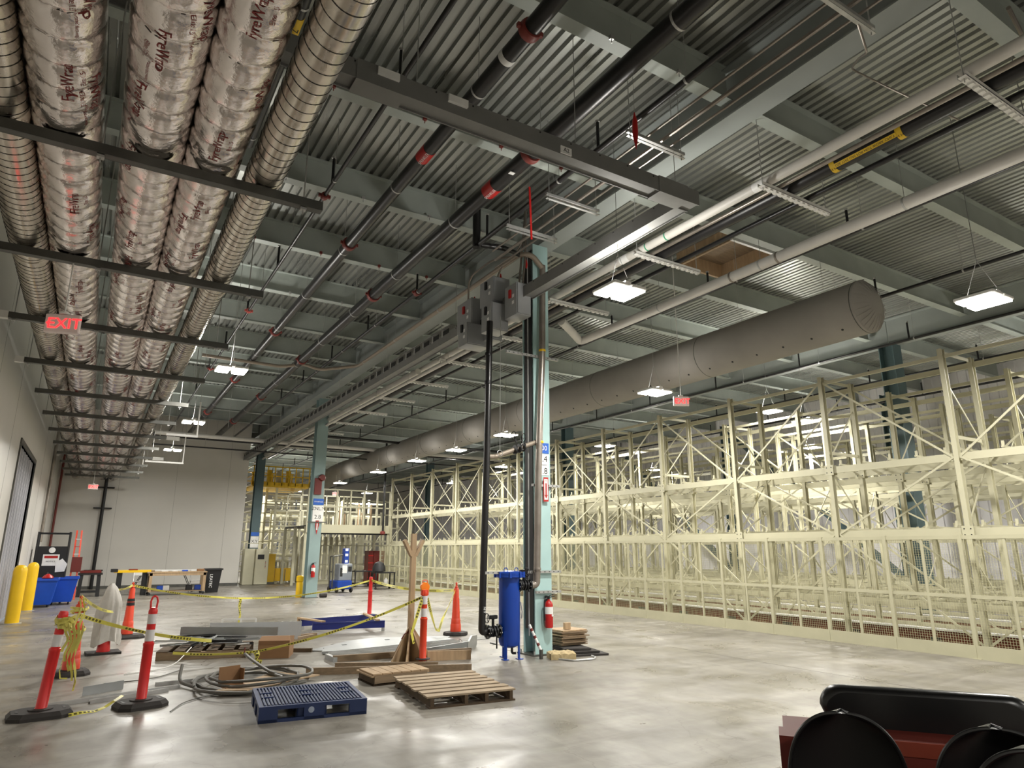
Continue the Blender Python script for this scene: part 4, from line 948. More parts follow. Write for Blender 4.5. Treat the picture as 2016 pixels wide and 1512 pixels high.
MB().tube([(2.0,10.33,.33),(1.995,10.31,.27),(2.0,10.3,.24)], .008, 6).build('bare_end', M_maroon, t)
o = one('cable_scrap', MB().tube(bend([(.92,8.3,.01),(1.1,8.75,.012),(1.5,9.0,.015),(2.0,8.95,.02)], .4, 7), .006, 6), M_cable, 'thin grey wire trailing forward from the cable coil', 'cable')
one('cable_scrap', MB().tube(bend([(.6,11.0,.01),(1.2,11.2,.012),(1.5,11.8,.2)], .3, 6), .007, 6), M_whitep, 'thin white wire left of the scrap pallet', 'cable')
one('cable_scrap', MB().tube(bend([(.35,10.4,.01),(.9,10.4,.012),(1.3,11.0,.01)], .3, 6), .006, 6), M_cable, 'thin grey wire on the floor behind the looped red post', 'cable')
o = one('plywood_board', MB().prism([(1.42,8.85),(1.75,8.7),(2.75,9.25),(2.3,9.75)], .06, .072), M_wood, 'light plywood offcut lying inside the cable coil', 'board')
t = thing('cardboard_flap', 'folded cardboard piece standing at the left of the plywood offcut', 'cardboard', (1.62, 9.15, .07), .3)
MB().box(-.13,0,0,.13,.008,.21).build('upright_flap', M_card, t, False); MB().box(-.14,-.22,0,.14,0,.008).build('flat_flap', M_card, t, False); MB().box(.13,-.1,0,.138,.0,.18).build('side_flap', M_card, t, False)
# ---- scrap pallet pile with clear panels and box
t = thing('wooden_pallet', 'dark wooden pallet under the pile of metal offcuts', 'pallet', (1.05, 12.1, 0), -.25)
MB().box(0,0,0,1.35,.04,.11).build('front_stringer', M_woodh, t, False); MB().box(0,.9,0,1.35,.94,.11).build('rear_stringer', M_paldark, t, False)
for k in range(6): MB().box(k*.235,0,.11,k*.235+.16,.95,.128).build('deck_board', M_paldark, t, False)
NUM = 'one two three four five six seven eight nine ten eleven twelve thirteen fourteen fifteen sixteen seventeen eighteen nineteen twenty twenty-one twenty-two'.split(); rs = random.Random(12); cs, sn = math.cos(-.25), math.sin(-.25)
for k in range(22):
    cx, cy = rs.uniform(.15,1.2), rs.uniform(.1,.85); a = rs.uniform(-.5,.5)-.25+(1.2 if k % 7 == 0 else 0); L_ = rs.uniform(.3,.75); z = .135+k*.006
    X, Y = 1.05+cx*cs-cy*sn, 12.1+cx*sn+cy*cs; d = V((math.cos(a), math.sin(a)))
    w_ = rs.choice((.03,.05,.08,.12))
    o = one('metal_offcut', MB().beam((X-d.x*L_/2,Y-d.y*L_/2,z),(X+d.x*L_/2,Y+d.y*L_/2,z+rs.uniform(0,.03)),w_,.006).beam((X-d.x*L_/2,Y-d.y*L_/2+w_/2,z+.015),(X+d.x*L_/2,Y+d.y*L_/2+w_/2,z+.02),.004,.03), rs.choice((M_sheet,M_galv,M_dark,M_sheet)), '%s metal offcut, number %s from the bottom of the heap on the dark pallet' % (('narrow','slim','medium wide','wide')[(.03,.05,.08,.12).index(w_)], NUM[k]), 'metal offcut', 'metal offcuts heaped on the dark pallet')
one('grey_sheet_strip', MB().beam((1.45,12.95,.33),(2.9,12.35,.3),.006,.13), M_sheet, 'long thin grey strip panel tilted on top of the offcut heap', 'metal panel')
one('clear_panel', MB().beam((1.95,13.3,.25),(3.35,12.75,.25),.006,.3), M_glass, 'clear plastic panel standing behind the offcut heap', 'plastic panel')
one('clear_panel', MB().beam((2.15,13.7,.22),(3.55,13.3,.22),.006,.26), M_glass, 'second clear plastic panel with a white frame, rearmost of the heap', 'plastic panel')
one('slotted_bracket', MB().beam((2.2,13.6,.42),(2.75,13.45,.42),.02,.03).beam((2.2,13.6,.3),(2.75,13.45,.3),.02,.03).beam((2.2,13.6,.3),(2.2,13.6,.42),.03,.03).beam((2.75,13.45,.3),(2.75,13.45,.42),.03,.03).beam((2.5,13.52,.3),(2.5,13.52,.42),.03,.03), M_whitep, 'small white slotted frame on the rear clear panel', 'frame')
t = thing('cardboard_box', 'brown cardboard box with bowed top at the right end of the scrap pile', 'box', (2.42, 11.5, 0), -.38)
mb = MB(); mb.add([(0,0,0),(.47,0,0),(.47,.5,0),(0,.5,0),(0,0,.26),(.47,0,.26),(.45,.12,.32),(.02,.12,.32),(.0,.5,.28),(.47,.5,.28)], [(0,3,2,1),(0,1,5,4),(4,5,6,7),(7,6,9,8),(1,2,9,6,5),(0,4,7,8,3),(3,8,9,2)]); mb.build('carton', M_card, t, False)
MB().box(.0,-.003,.2,.47,0,.262).build('top_flap', mat('darker cardboard', (118,84,56), .8), t, False)
for k, (x0, y0, x1, y1) in enumerate(((3.0,12.0,3.35,11.8),(3.3,13.6,4.0,13.9),(3.4,13.3,3.9,13.7))):
    board((x0,y0),(x1,y1), .08, .06, ('dark board end right of the cardboard box','timber end behind the box toward the blue beams','second timber end behind the box')[k], M_paldark if k == 0 else M_woodh, grp=None)
# ---- blue rack beams on wood cleats
for (a, b, s) in (((4.02,14.25),(5.46,13.98),'front'), ((4.02,15.1),(5.75,15.4),'rear')):
    o = one('blue_beam', MB().beam((*a,.14),(*b,.14),.05,.14).beam((*a,.2),(*b,.2),.08,.02), M_beamblue, '%s dark blue rack beam lying left of the wooden upright' % s, 'beam')
    for p in (a, b): MB().cbox((p[0]*.96+(a[0]+b[0])*.02, p[1]*.96+(a[1]+b[1])*.02, .035), (.05,.05,.07)).build('end_foot', M_galv, o, False)
for (a, b, s) in (((4.0,15.25),(4.25,14.25),'left'), ((5.55,15.5),(5.3,13.95),'right')):
    one('wood_cleat', MB().beam((*a,.225),(*b,.225),.08,.03).beam((a[0],a[1],0),(a[0],a[1],.24),.05,.09,up=(0,1,0)), M_wood, 'pale wood cleat across the %s end of the blue beams' % s, 'board')
# ---- blue filter tank, valves and pipes
t = thing('filter_tank', 'tall blue cylindrical filter tank on three legs in front of the column', 'tank', (5.8, 9.5, 0)); r = .17
MB().lathe([(.03,.16),(.1,.17),(.15,.2),(r,.26),(r,1.22),(r+.01,1.225)], 32).build('shell', M_blue, t)
MB().lathe([(r+.05,1.225),(r+.055,1.23),(r+.055,1.262),(r+.05,1.265)], 32).lathe([(r+.055,1.268),(r+.055,1.3),(r+.04,1.31),(.05,1.33)], 32).build('flange_lid', M_blue, t)
for k in range(8):
    a = k*math.pi/4+.3; MB().cbox(((r+.06)*math.cos(a),(r+.06)*math.sin(a),1.265),(.035,.035,.09)).build('clamp_bolt', M_blue, t, False)
for s in (-1, 1): MB().tube(bend([(s*.1-.03,-.05,1.3),(s*.1-.03,-.05,1.37),(s*.1+.03,-.05,1.37),(s*.1+.03,-.05,1.3)],.03), .007, 6).build('lifting_eye', M_blue, t)
for k, a in enumerate((-2.5, -.9, 1.6)):
    c, s_ = math.cos(a), math.sin(a); MB().beam((c*(r-.01),s_*(r-.01),0),(c*(r-.01),s_*(r-.01),.42),.05,.02,up=(c,s_,0)).cbox((c*r,s_*r,.006),(.09,.09,.012)).build('leg', M_blue, t, False)
MB().tube([(-r+.03,0,.42),(-r-.08,0,.42)], .055, 16).tube([(r-.05,-.0,1.1),(r+.1,0,1.1)], .055, 16).build('nozzle', M_blue, t)
MB().tube(bend([(.03,-.03,.18),(.03,-.03,.08),(.09,-.05,.08)],.03), .02, 8).build('drain', M_dark, t)
MB().tube([(.13,-.13,.85),(.15,-.15,.7),(.14,-.14,.6)], .012, 6).build('gauge_tube', M_galv, t)
def flange(mb, c, ax, r, n=8):
    mb.lathe([(r,-.012),(r,.012)], 20, c, ax)
    return mb
def valve(name, label, c, ax, wheel):
    t = thing(name, label, 'valve', c)
    for d in (-.1,-.05,0,.05,.1):
        p = (d,0,0) if ax == 'x' else (0,d,0); mb = MB(); flange(mb, p, ax, .105 if abs(d) > .07 else .085); f = mb.build('flange', M_iron, t)
        for q in range(8):
            a = q*math.pi/4+.2; pp = (p[0]+(0 if ax == 'x' else .09*math.cos(a)), p[1]+(.09*math.cos(a) if ax == 'x' else 0), p[2]+.09*math.sin(a))
            if abs(d) > .07: e = V((.02,0,0)) if ax == 'x' else V((0,.02,0)); MB().tube([V(pp)-e, V(pp)+e], .012, 6).build('bolt', M_galv, f)
    MB().tube([(-.1,0,0),(.1,0,0)] if ax == 'x' else [(0,-.1,0),(0,.1,0)], .06, 14).build('body', M_iron, t)
    MB().tube([(0,0,.06),(0,0,.2)], .022, 8).chbox((0,0,.21),(.14,.07,.06),.01).build('gear_box', M_iron, t)
    w_ = MB(); pts = [(wheel, -.02+.07*math.cos(q*math.pi/6), .2+.07*math.sin(q*math.pi/6)) for q in range(13)]
    w_.tube(pts, .007, 6, False)
    for q in range(3): a = q*2.09; w_.tube([(wheel,-.02,.2),(wheel,-.02+.07*math.cos(a),.2+.07*math.sin(a))], .005, 5)
    w_.tube([(0,-.02,.2),(wheel,-.02,.2)], .008, 6); w_.build('hand_wheel', M_iron, t)
    return t
v1 = valve('inlet_valve', 'black flanged butterfly valve low on the left of the blue tank', (5.5, 9.5, .42), 'x', -.12)
MB().tube(bend([(0,-.09,0),(0,-.12,-.05),(0,-.12,-.24)],.03), .014, 6).tube([(0,-.12,-.18),(-.12,-.12,-.15)], .01, 6).build('lever_handle', M_iron, v1)
valve('outlet_valve', 'black flanged valve between the blue tank top and grey pipe', (6.02, 9.42, 1.1), 'x', .05)
t = thing('riser_pipe', 'tall black riser pipe from ceiling boxes down to the low valve', 'pipe')
MB().tube(bend([(5.39,9.5,5.5),(5.36,9.5,3.2),(5.3,9.5,.42),(5.42,9.5,.42)], .14, 8), .055, 16).build('run', M_black, t)
MB().tube(bend([(5.35,9.5,3.15),(5.5,9.5,3.15),(6.42,9.45,3.5)], .05), .04, 12).build('side_branch', M_tan, t)
for z in (4.9,4.4): MB().lathe([(.058,-.03),(.062,-.02),(.062,.02),(.058,.03)], 16, (5.37,9.5,z)).build('pipe_sleeve', M_iron, t)
me = text_mesh('6 IN', .05); me.materials.append(M_wtxt); o = link('pipe_marking', me, t, (5.318,9.443,.75)); o.rotation_euler = (math.pi/2, -math.pi/2, 0)
t = thing('branch_valve', 'small black valve with hand wheels on the level pipe high by the column', 'valve', (5.95, 9.44, 3.4))
for d in (-.08,0,.08): MB().lathe([(.08,-.012),(.08,.012)], 16, (d,0,-.08+d*.35), 'x').build('flange', M_iron, t)
MB().tube([(-.05,0,0),(-.1,0,.12)], .015, 6).tube([(.05,0,0),(.08,0,.1)], .015, 6).build('stem', M_iron, t)
for (x, z) in ((-.11,.13),(.09,.11)): MB().tube([(x,.07*math.cos(q*math.pi/6),z+.07*math.sin(q*math.pi/6)) for q in range(13)], .007, 6, False).build('hand_wheel', M_iron, t)
t = thing('grey_riser', 'brushed grey pipe running down the column face to the upper tank valve', 'pipe')
MB().tube(bend([(6.44,9.4,6.75),(6.4,9.38,5),(6.3,9.38,3),(6.26,9.4,1.1),(6.12,9.42,1.1)], .16, 8), .058, 18).build('run', M_copper, t)
for z in (5.1,3.45,1.35): MB().lathe([(.06,-.02),(.064,0),(.06,.02)], 18, (6.26+.14*(z-1.35)/3.7,9.38,z)).build('band', M_yellow if z > 3 else M_copper, t)
one('thin_conduit', MB().tube([(6.24,9.6,.3),(6.24,9.6,7.1)], .012, 6), M_galv, 'thin grey conduit up the left side of the column', 'conduit')
t = thing('suspension_wire', 'two thin suspension wires with rings left of the column', 'wire')
for x, z0 in ((5.55,3.25),(6.0,3.4)): MB().tube([(x,9.4,z0),(x,9.4,5.6)], .005, 4).build('wire', M_galv, t); MB().tube([(x+.05*math.cos(q*.63),9.4,z0-.05+.05*math.sin(q*.63)) for q in range(11)], .005, 5, False).build('ring', M_galv, t)
o = one('striped_tube', MB().tube([(6.08,9.35,.5),(6.2,9.2,.12)], .022, 10), M_signwhite, 'short white and red taped tube leaning at the column foot', 'tube')
for k in range(3): p = V((6.08,9.35,.5)).lerp(V((6.2,9.2,.12)), .15+.28*k); q = V((6.08,9.35,.5)).lerp(V((6.2,9.2,.12)), .25+.28*k); MB().tube([p,q], .0235, 10).build('red_band', M_cplred, o)
one('conduit_stub', MB().tube([(6.2,9.2,0),(6.2,9.2,.14)], .03, 10), M_strut, 'stub of conduit in the floor below the taped tube', 'conduit')
# ---- stack of boards and mats right of the column
for k in range(3):
    one('rubber_mat', MB().prism([(6.75-.02*k,9.1+.1*k),(7.35-.1*k,8.95+.1*k),(7.5-.12*k,9.6),(6.9,9.9)], .002+.035*k, .03+.035*k), M_rubber, 'black rubber mat under the board stack, %s' % ('bottom one','middle one','top one')[k], 'mat', 'rubber mats right of the column')
for k in range(11):
    a = .06*math.sin(k*2.1); x0, y0 = 6.82+.02*math.sin(k*3.3), 9.5+.02*math.cos(k*1.7); w_, d_ = .55-.03*(k % 3), .45
    poly = [(x0+math.cos(a)*u-math.sin(a)*v_, y0+math.sin(a)*u+math.cos(a)*v_) for u, v_ in ((0,0),(w_,0),(w_,d_),(0,d_))]
    o = MB().prism(poly, .11+.022*k, .128+.022*k).build('board', M_wood if k in (10,7) else M_woodh, None, False)
    tag(o, 'topmost light board in the stack right of the column' if k == 10 else 'brown board in the stack right of the column, layer %s from the bottom' % NUM[k], 'board', 'boards stacked right of the column')
one('wood_block', MB().chbox((7.0,9.6,.41),(.12,.06,.11),.005), M_wood, 'small pale wood block standing on the board stack', 'wood block')
t = thing('insulation_slab', 'ragged yellowish insulation slab on the floor at the column foot', 'slab', (6.5, 9.08, 0), -.35)
vs = []; nu, nv = 14, 9; r7 = random.Random(9)
for j in range(nv):
    for i in range(nu):
        e = min(i, nu-1-i, j, nv-1-j) == 0
        vs.append((-.2+.4*i/(nu-1)+r7.uniform(-.006,.006), -.14+.28*j/(nv-1)+r7.uniform(-.006,.006), (.085 if e else .11)+r7.uniform(-.012,.012)))
nb = len(vs); vs += [(-.2+.4*i/(nu-1), -.14+.28*j/(nv-1), 0) for j in range(nv) for i in range(nu)]
fs = [(j*nu+i, j*nu+i+1, (j+1)*nu+i+1, (j+1)*nu+i) for j in range(nv-1) for i in range(nu-1)]
bd = [i for i in range(nu)]+[j*nu+nu-1 for j in range(1,nv)]+[(nv-1)*nu+i for i in range(nu-2,-1,-1)]+[j*nu for j in range(nv-2,0,-1)]
fs += [(bd[i], nb+bd[i], nb+bd[(i+1)%len(bd)], bd[(i+1)%len(bd)]) for i in range(len(bd))]
mb = MB(); mb.add(vs, fs); mb.build('slab', M_foam, t, False)
one('bent_rod', MB().tube(bend([(6.35,9.05,.012),(6.5,8.75,.012),(6.85,8.7,.012),(7.0,8.85,.012),(6.95,8.9,.03)],.05), .014, 8), M_galv, 'bent pale metal rod on the floor in front of the insulation slab', 'rod')
# ---- utility cart at the lower right corner
u = V((.66,-.75,0)); ang = math.atan2(u.y, u.x)
t = thing('utility_cart', 'orange red utility cart with black padded bench back at lower right', 'cart', (2.6, 2.05, 0), ang)
# ================================================================ FAR FLOOR THINGS
# tall A-frame cart with sign beside the left wall
t = thing('tool_cage', 'black tall equipment cage with white notice standing behind the blue bins', 'cage', (-1.05, 26.6, 0))
MB().box(-.45,-.3,.25,.45,.3,1.75).build('body', M_dark, t, False)
for x in (-.42, .42): MB().tube([(x,-.28,0),(x,-.28,2.2)], .03, 8).tube([(x,.28,0),(x,.28,2.2)], .03, 8).build('upright', M_dark, t)
MB().tube([(-.42,-.28,2.15),(.42,-.28,2.15)], .03, 8).build('top_bar', M_dark, t)
o = MB().box(-.22,-.315,1.15,.22,-.3,1.5).build('notice', M_signwhite, t, False); MB().box(-.18,-.318,1.38,.18,-.316,1.46).build('red_stripe', M_red, o, False)
lettering('NOTICE', .07, M_txt, o, (0,-.32,1.28))
MB().lathe([(.0,-.02),(.09,-.015),(.09,0)], 16, (0,-.3,1.63), 'y').build('round_badge', M_signwhite, t)
MB().prism([(0,0),(.25,.02),(.3,.25),(.15,.42),(-.02,.3)], 0, .01).build('paper_sheet', M_signwhite, t, False).matrix_local = Matrix.Translation((.16,-.32,.95)) @ Matrix.Rotation(math.pi/2, 4, 'X')
MB().beam((-.02,-.33,.4),(-.02,-.33,.95),.04,.03,up=(0,1,0)).beam((-.3,-.33,.62),(.3,-.33,.62),.03,.04).build('tool_handle', M_strut, t, False)
for x, y, s in ((-1.12,24.95,'left'),(-.62,25.9,'right')):
    t = thing('blue_bin', 'blue plastic tilt bin by the left wall, %s of the two' % s, 'bin', (x, y, .08), group='blue bins')
    mb = MB(); a, b = (.32,.4), (.4,.55)
    mb.add([(-.3,-.35,0),(.3,-.35,0),(.3,.35,0),(-.3,.35,0),(-.4,-.5,.72),(.4,-.5,.72),(.4,.5,.72),(-.4,.5,.72)], [(0,3,2,1),(0,1,5,4),(1,2,6,5),(2,3,7,6),(3,0,4,7)]); mb.build('tub', M_bin, t, False)
    MB().box(-.43,-.53,.68,.43,-.5,.74).box(-.43,.5,.68,.43,.53,.74).box(-.43,-.5,.68,-.4,.5,.74).box(.4,-.5,.68,.43,.5,.74).build('rim', M_bin, t, False)
    for sx in (-.22,.22):
        for sy in (-.25,.25): MB().lathe([(.0,-.02),(.05,-.02),(.05,.02),(.0,.02)], 12, (sx,sy,-.03), 'x').build('wheel', M_dark, t)
one('red_rag', MB().lathe([(.12,0),(.16,.05),(.1,.12),(.03,.16)], 9, (-1.0,25.0,.78)), M_red, 'red rag heap on the left blue bin', 'rag')
t = thing('folded_ladder', 'orange and white striped folded ladder leaning beside the black cage', 'ladder', (-.38, 27.9, 0), .1)
for x in (-.1,.1): MB().beam((x,.0,0),(x*.7,.45,2.3),.05,.03).build('stile', M_orange, t, False)
for k in range(8): f = .1+k*.11; MB().beam((-.1*(1-.3*f),.45*f,2.3*f),(.1*(1-.3*f),.45*f,2.3*f),.04,.025).build('rung', M_refl if k % 2 else M_red, t, False)
MB().box(-.12,.1,.9,.18,.25,1.4).build('tool_tray', M_maroon, t, False)
# white pipes on the left wall
one('wall_conduit', MB().tube([(-1.53,28.6,1.9),(-1.53,28.6,7.9)], .05, 10), M_copper, 'galvanised conduit up the left wall near the end corner', 'conduit')
one('wall_conduit', MB().tube([(-1.48,29.2,5.0),(-1.48,29.2,7.6)], .09, 10), M_white, 'thick wrapped pipe section high on the left wall near the corner', 'pipe')
one('wall_pipe', MB().tube([(-1.5,34.8,.0),(-1.5,34.8,7.9)], .045, 8), M_cplred, 'dark red pipe standing in the far left corner', 'pipe')
t = thing('wall_riser', 'black riser pipe standing on the white end wall behind the stool', 'pipe')
MB().tube([(.2,34.75,0),(.2,34.75,7.9)], .07, 12).build('run', M_iron, t)
for z in (.75,3.4,4.3): MB().box(-.15,34.7,z,.55,34.99,z+.05).build('wall_bracket', M_dark, t, False)
# stool / small stand
t = thing('work_stand', 'small black folding stand with maroon top beneath the wall riser', 'stand', (.1, 29.5, 0))
MB().chbox((0,0,.86),(.66,.5,.1),.02).build('top', M_maroon, t); MB().box(-.38,-.27,.76,.38,.27,.82).build('apron', M_dark, t, False)
for sx in (-1,1):
    for sy in (-1,1): MB().beam((sx*.3,sy*.2,0),(sx*.27,sy*.18,.78),.12,.1,up=(0,1,0)).build('leg', M_dark, t, False)
MB().box(-.3,-.24,.14,.3,-.18,.22).build('stretcher', M_dark, t, False)
# work tables and tools
t = thing('work_table', 'long wooden work table with castors against the white end wall', 'table', (2.95, 29.3, 0))
MB().box(-1.05,-.4,.8,1.0,.4,.84).build('top', M_wood, t, False); MB().box(-.95,-.37,.12,.95,.37,.15).build('lower_shelf', M_woodh, t, False)
MB().box(-1.0,-.39,.7,.98,-.36,.8).build('front_rail', M_wood, t, False)
for sx in (-.92,.92):
    for sy in (-.34,.34):
        l = MB().box(sx-.05,sy-.05,.12,sx+.05,sy+.05,.8).build('leg', M_wood, t, False); MB().lathe([(.0,-.02),(.05,-.02),(.05,.02),(.0,.02)], 12, (sx,sy,.05), 'y').build('castor', M_dark, l)
t = thing('folding_table', 'white folding table behind the wooden work table', 'table', (2.6, 31.0, 0))
MB().box(-1.3,-.35,.83,1.3,.35,.87).build('top', M_whitep, t, False)
for s in (-1,1): MB().tube([(s*1.1,-.3,0),(s*.7,-.3,.82)], .015, 6).tube([(s*1.1,.3,0),(s*.7,.3,.82)], .015, 6).tube([(s*1.1,-.3,.02),(s*1.1,.3,.02)], .015, 6).build('leg_frame', M_dark, t)
t = thing('tool_chest', 'dark plastic workbench chest with yellow edge left of the work table', 'chest', (1.45, 29.6, 0))
for sx in (-.42,.42): MB().box(sx-.08,-.3,0,sx+.08,.3,.82).build('side_cabinet', M_dark, t, False)
MB().box(-.62,-.35,.82,.62,.35,.9).build('top', M_yellow, t, False); MB().box(-.72,-.36,.84,-.5,.36,.95).build('clamp_head', M_dark, t, False)
t = thing('trash_can', 'tall dark bin with white lettering at the right end of the work table', 'bin', (4.3, 29.9, 0))
mb = MB(); mb.add([(-.2,-.22,0),(.2,-.22,0),(.2,.22,0),(-.2,.22,0),(-.28,-.3,.86),(.28,-.3,.86),(.28,.3,.86),(-.28,.3,.86)], [(0,3,2,1),(0,1,5,4),(1,2,6,5),(2,3,7,6),(3,0,4,7),(4,5,6,7)]); mb.build('body', M_dark, t, False)
MB().box(-.32,-.34,.86,.32,.34,.92).build('lid', M_dark, t, False)
lettering('LEATEC', .15, M_wtxt, t, (-.1,-.3,.45), (math.pi/2, math.pi/2, 0))
def chair(x, y, s):
    t = thing('folding_chair', 'white folding chair behind the work table, %s one' % s, 'chair', (x, y, 0), group='folding chairs')
    MB().chbox((0,0,.45),(.4,.38,.03),.01).build('seat', M_whitep, t); MB().chbox((0,.2,.75),(.4,.03,.18),.01).build('backrest', M_whitep, t)
    for sx in (-.2,.2): MB().tube([(sx,-.2,0),(sx,.2,.85)], .014, 6).build('leg', M_galv, t); MB().tube([(sx,.2,0),(sx,-.1,.45)], .014, 6).build('leg', M_galv, t)
chair(1.75, 30.4, 'left'); chair(3.75, 30.4, 'right')
items = [(2.1,29.25,.12,.1,.06,M_woodh,'small brown tool','left end'),(2.5,29.3,.22,.14,.03,M_signwhite,'white paper sheets','left part'),(2.85,29.35,.2,.16,.025,M_signwhite,'white paper bundle','middle'),(3.2,29.3,.2,.12,.05,M_bin,'blue tool case','right part'),(3.75,29.3,.26,.2,.09,M_card,'small cardboard tray','right end'),(1.45,29.5,.3,.16,.05,M_cplred,'orange tool','chest top')]
for x, y, a, b, h, m, s, w_ in items:
    z = .84 if w_ != 'chest top' else .9
    one('table_item', MB().chbox((x,y,z+h/2),(a,b,h),.008), m, '%s on the %s of the work surface at the end wall' % (s, w_), 'tool')
for x, s, m in ((2.4,'small blue box',M_bin),(2.6,'small white tub',M_whitep),(3.4,'dark tool bag',M_dark),(3.7,'blue crate',M_blue)):
    one('shelf_item', MB().chbox((x,29.3,.15+.09),(.22,.2,.18),.01), m, '%s on the lower shelf of the work table' % s, 'box')
# machine cabinets by the dark column
t = thing('control_cabinet', 'beige machine control cabinet with small black screen right of the end wall', 'cabinet', (6.95, 35.2, 0))
MB().chbox((-.35,.1,.85),(.5,.6,1.7),.02).build('left_body', M_beige, t); MB().chbox((.22,0,.85),(.62,.7,1.68),.02).build('door_body', M_beige, t)
MB().box(.0,-.365,1.2,.3,-.35,1.42).build('screen', M_dark, t, False)
for k in range(6): MB().lathe([(.0,-.02),(.018,-.015),(.018,0)], 8, (.38,-.35,1.1-.06*k), 'y').build('push_button', M_red if k % 2 else M_dark, t)
MB().tube([(-.5,-.1,1.7),(-.5,-.1,1.95),(.4,-.1,1.95)], .02, 6).build('top_conduit', M_beige, t)
t = thing('yellow_guard', 'yellow machine guard panel right of the beige cabinet', 'guard', (7.75, 35.6, 0))
MB().box(-.2,-.05,.1,.2,.05,1.45).build('panel', M_yellow, t, False); MB().box(-.22,-.07,0,.22,.07,.1).build('base', M_strut, t, False)
t = thing('yellow_crate', 'yellow metal crate with lid at the foot of the cage tower', 'crate', (8.5, 36.0, 0))
MB().chbox((0,0,.42),(1.0,.6,.6),.01).build('body', M_yellow, t); MB().box(-.52,-.31,.7,.52,.31,.74).build('lid', M_yellow, t, False)
for x in (-.4,0,.4): MB().box(x-.06,-.25,0,x+.06,.25,.12).build('foot', M_beige, t, False)
MB().box(-.02,-.31,.14,.02,-.3,.7).build('seam', M_strut, t, False)
# lattice tower with yellow platform
t = thing('lift_tower', 'cream lattice lift tower with shelves and yellow guard rail platform on top', 'tower', (6.9, 37.0, 0))
for x in (0, 1.15, 2.5):
    for y in (0, 2.5): MB().box(x-.05,y-.05,0,x+.05,y+.05,4.9).build('post', M_cream if x else M_strut, t, False)
for k in range(17):
    z = .5+k*.26
    MB().box(1.15,-.03,z,2.5,.03,z+.07 if k % 3 == 0 else z+.04).build('front_rung', M_cream, t, False)
    if k % 2 == 0: MB().box(0,2.47,z,2.5,2.53,z+.05).build('rear_rung', M_cream, t, False); MB().box(-.03,0,z,.03,2.5,z+.05).build('side_rung', M_cream, t, False)
for k in range(8): MB().box(1.2,.4,.6+k*.52,2.45,2.2,.62+k*.52).build('shelf_tray', M_beige, t, False)
for k in range(24): MB().box(1.25+(k%6)*.2,.3,.64+(k//6)*1.04,1.33+(k%6)*.2,.36,.96+(k//6)*1.04+.1*(k%3)).build('slotted_plate', M_machgrey if k % 2 else M_cream, t, False)
o = MB().box(-.2,-.4,4.85,2.7,3.0,4.93).build('platform', M_yellow, t, False)
MB().box(-.2,-.42,4.93,2.7,-.38,5.1).build('toe_board', M_yellow, t, False)
for k in range(9): MB().box(-.2+k*.36,-.42,4.93,-.15+k*.36,-.38,5.95).build('rail_post', M_yellow, t, False)
for z in (5.4,5.9): MB().box(-.2,-.42,z,2.7,-.38,z+.05).build('guard_rail', M_yellow, t, False); MB().box(-.22,-.4,z,-.18,3,z+.05).build('guard_rail', M_yellow, t, False); MB().box(-.2,2.96,z,2.7,3,z+.05).build('guard_rail', M_yellow, t, False)
for k in range(6): MB().box(-.2+k*.55,2.95,4.93,-.13+k*.55,3,5.95).build('rail_post', M_yellow, t, False)
for k in range(5): MB().box(.2+.5*k,.6,4.93,.45+.5*k,.7,5.85).build('cabinet_panel', M_yellow if k % 2 else M_beige, t, False)
# mezzanine
t = thing('raised_platform', 'cream raised platform with railing joining the far end of the racks', 'platform', (8.3, 31.6, 0))
MB().box(0,-.05,2.42,4.1,.05,2.8).build('edge_beam', M_cream, t, False); MB().box(0,.05,2.7,4.1,4.1,2.76).build('deck', M_dark, t, False)
MB().box(0,.05,2.35,4.1,.2,2.42).build('under_beam', M_dark, t, False)
for x in (.03, 4.05):
    for y in (.1, 2, 4.0): MB().box(x-.06,y-.06,0,x+.06,y+.06,2.7).build('leg', M_cream, t, False)
for k in range(7): MB().box(.0+k*.67,-.04,2.8,.07+k*.67,.04,4.45).build('rail_post', M_cream, t, False)
for z in (3.6,4.4): MB().box(0,-.03,z,4.1,.03,z+.06).build('rail', M_cream, t, False)
for k in range(7): MB().box(0+k*.67,4.0,2.8,.06+k*.67,4.06,4.45).build('rail_post', M_cream, t, False)
for z in (3.6,4.4): MB().box(0,4.0,z,4.1,4.05,z+.06).build('rail', M_cream, t, False)
rr = random.Random(4)
for k in range(30):
    x = .3+rr.random()*3.5; y = .6+rr.random()*3.2; h = rr.uniform(.5,1.5); MB().box(x,y,2.76,x+.07,y+.05,2.76+h).build('stored_panel', (M_cream,M_beige,M_wood)[k % 3], t, False)
for k in range(12):
    x = .5+k*.3; MB().box(x,3.8,.1,x+.16,3.85,2.3).build('hanging_panel', M_beige if k % 2 else M_cream, t, False)
# racks far beyond
t = thing('far_rack', 'pale rack frames standing beyond the raised platform', 'rack', (8.5, 40, 0))
for i in range(8):
    for j in range(5): MB().box(i*1.1-.05,j*2.4-.05,0,i*1.1+.05,j*2.4+.05,4.8 if (i+j) % 3 else 3.9).build('post', M_cream, t, False)
for j in range(5):
    for z in (.5,1.3,2.1,2.9,3.7,4.5): MB().box(0,j*2.4-.04,z,7.7,j*2.4+.04,z+.1).build('beam', M_cream, t, False)
    for i in range(7): MB().beam((i*1.1,j*2.4-.06,1.3+(i%2)*.8),(i*1.1+1.1,j*2.4-.06,2.9-(i%2)*.8),.03,.04).build('brace', M_cream, t, False)
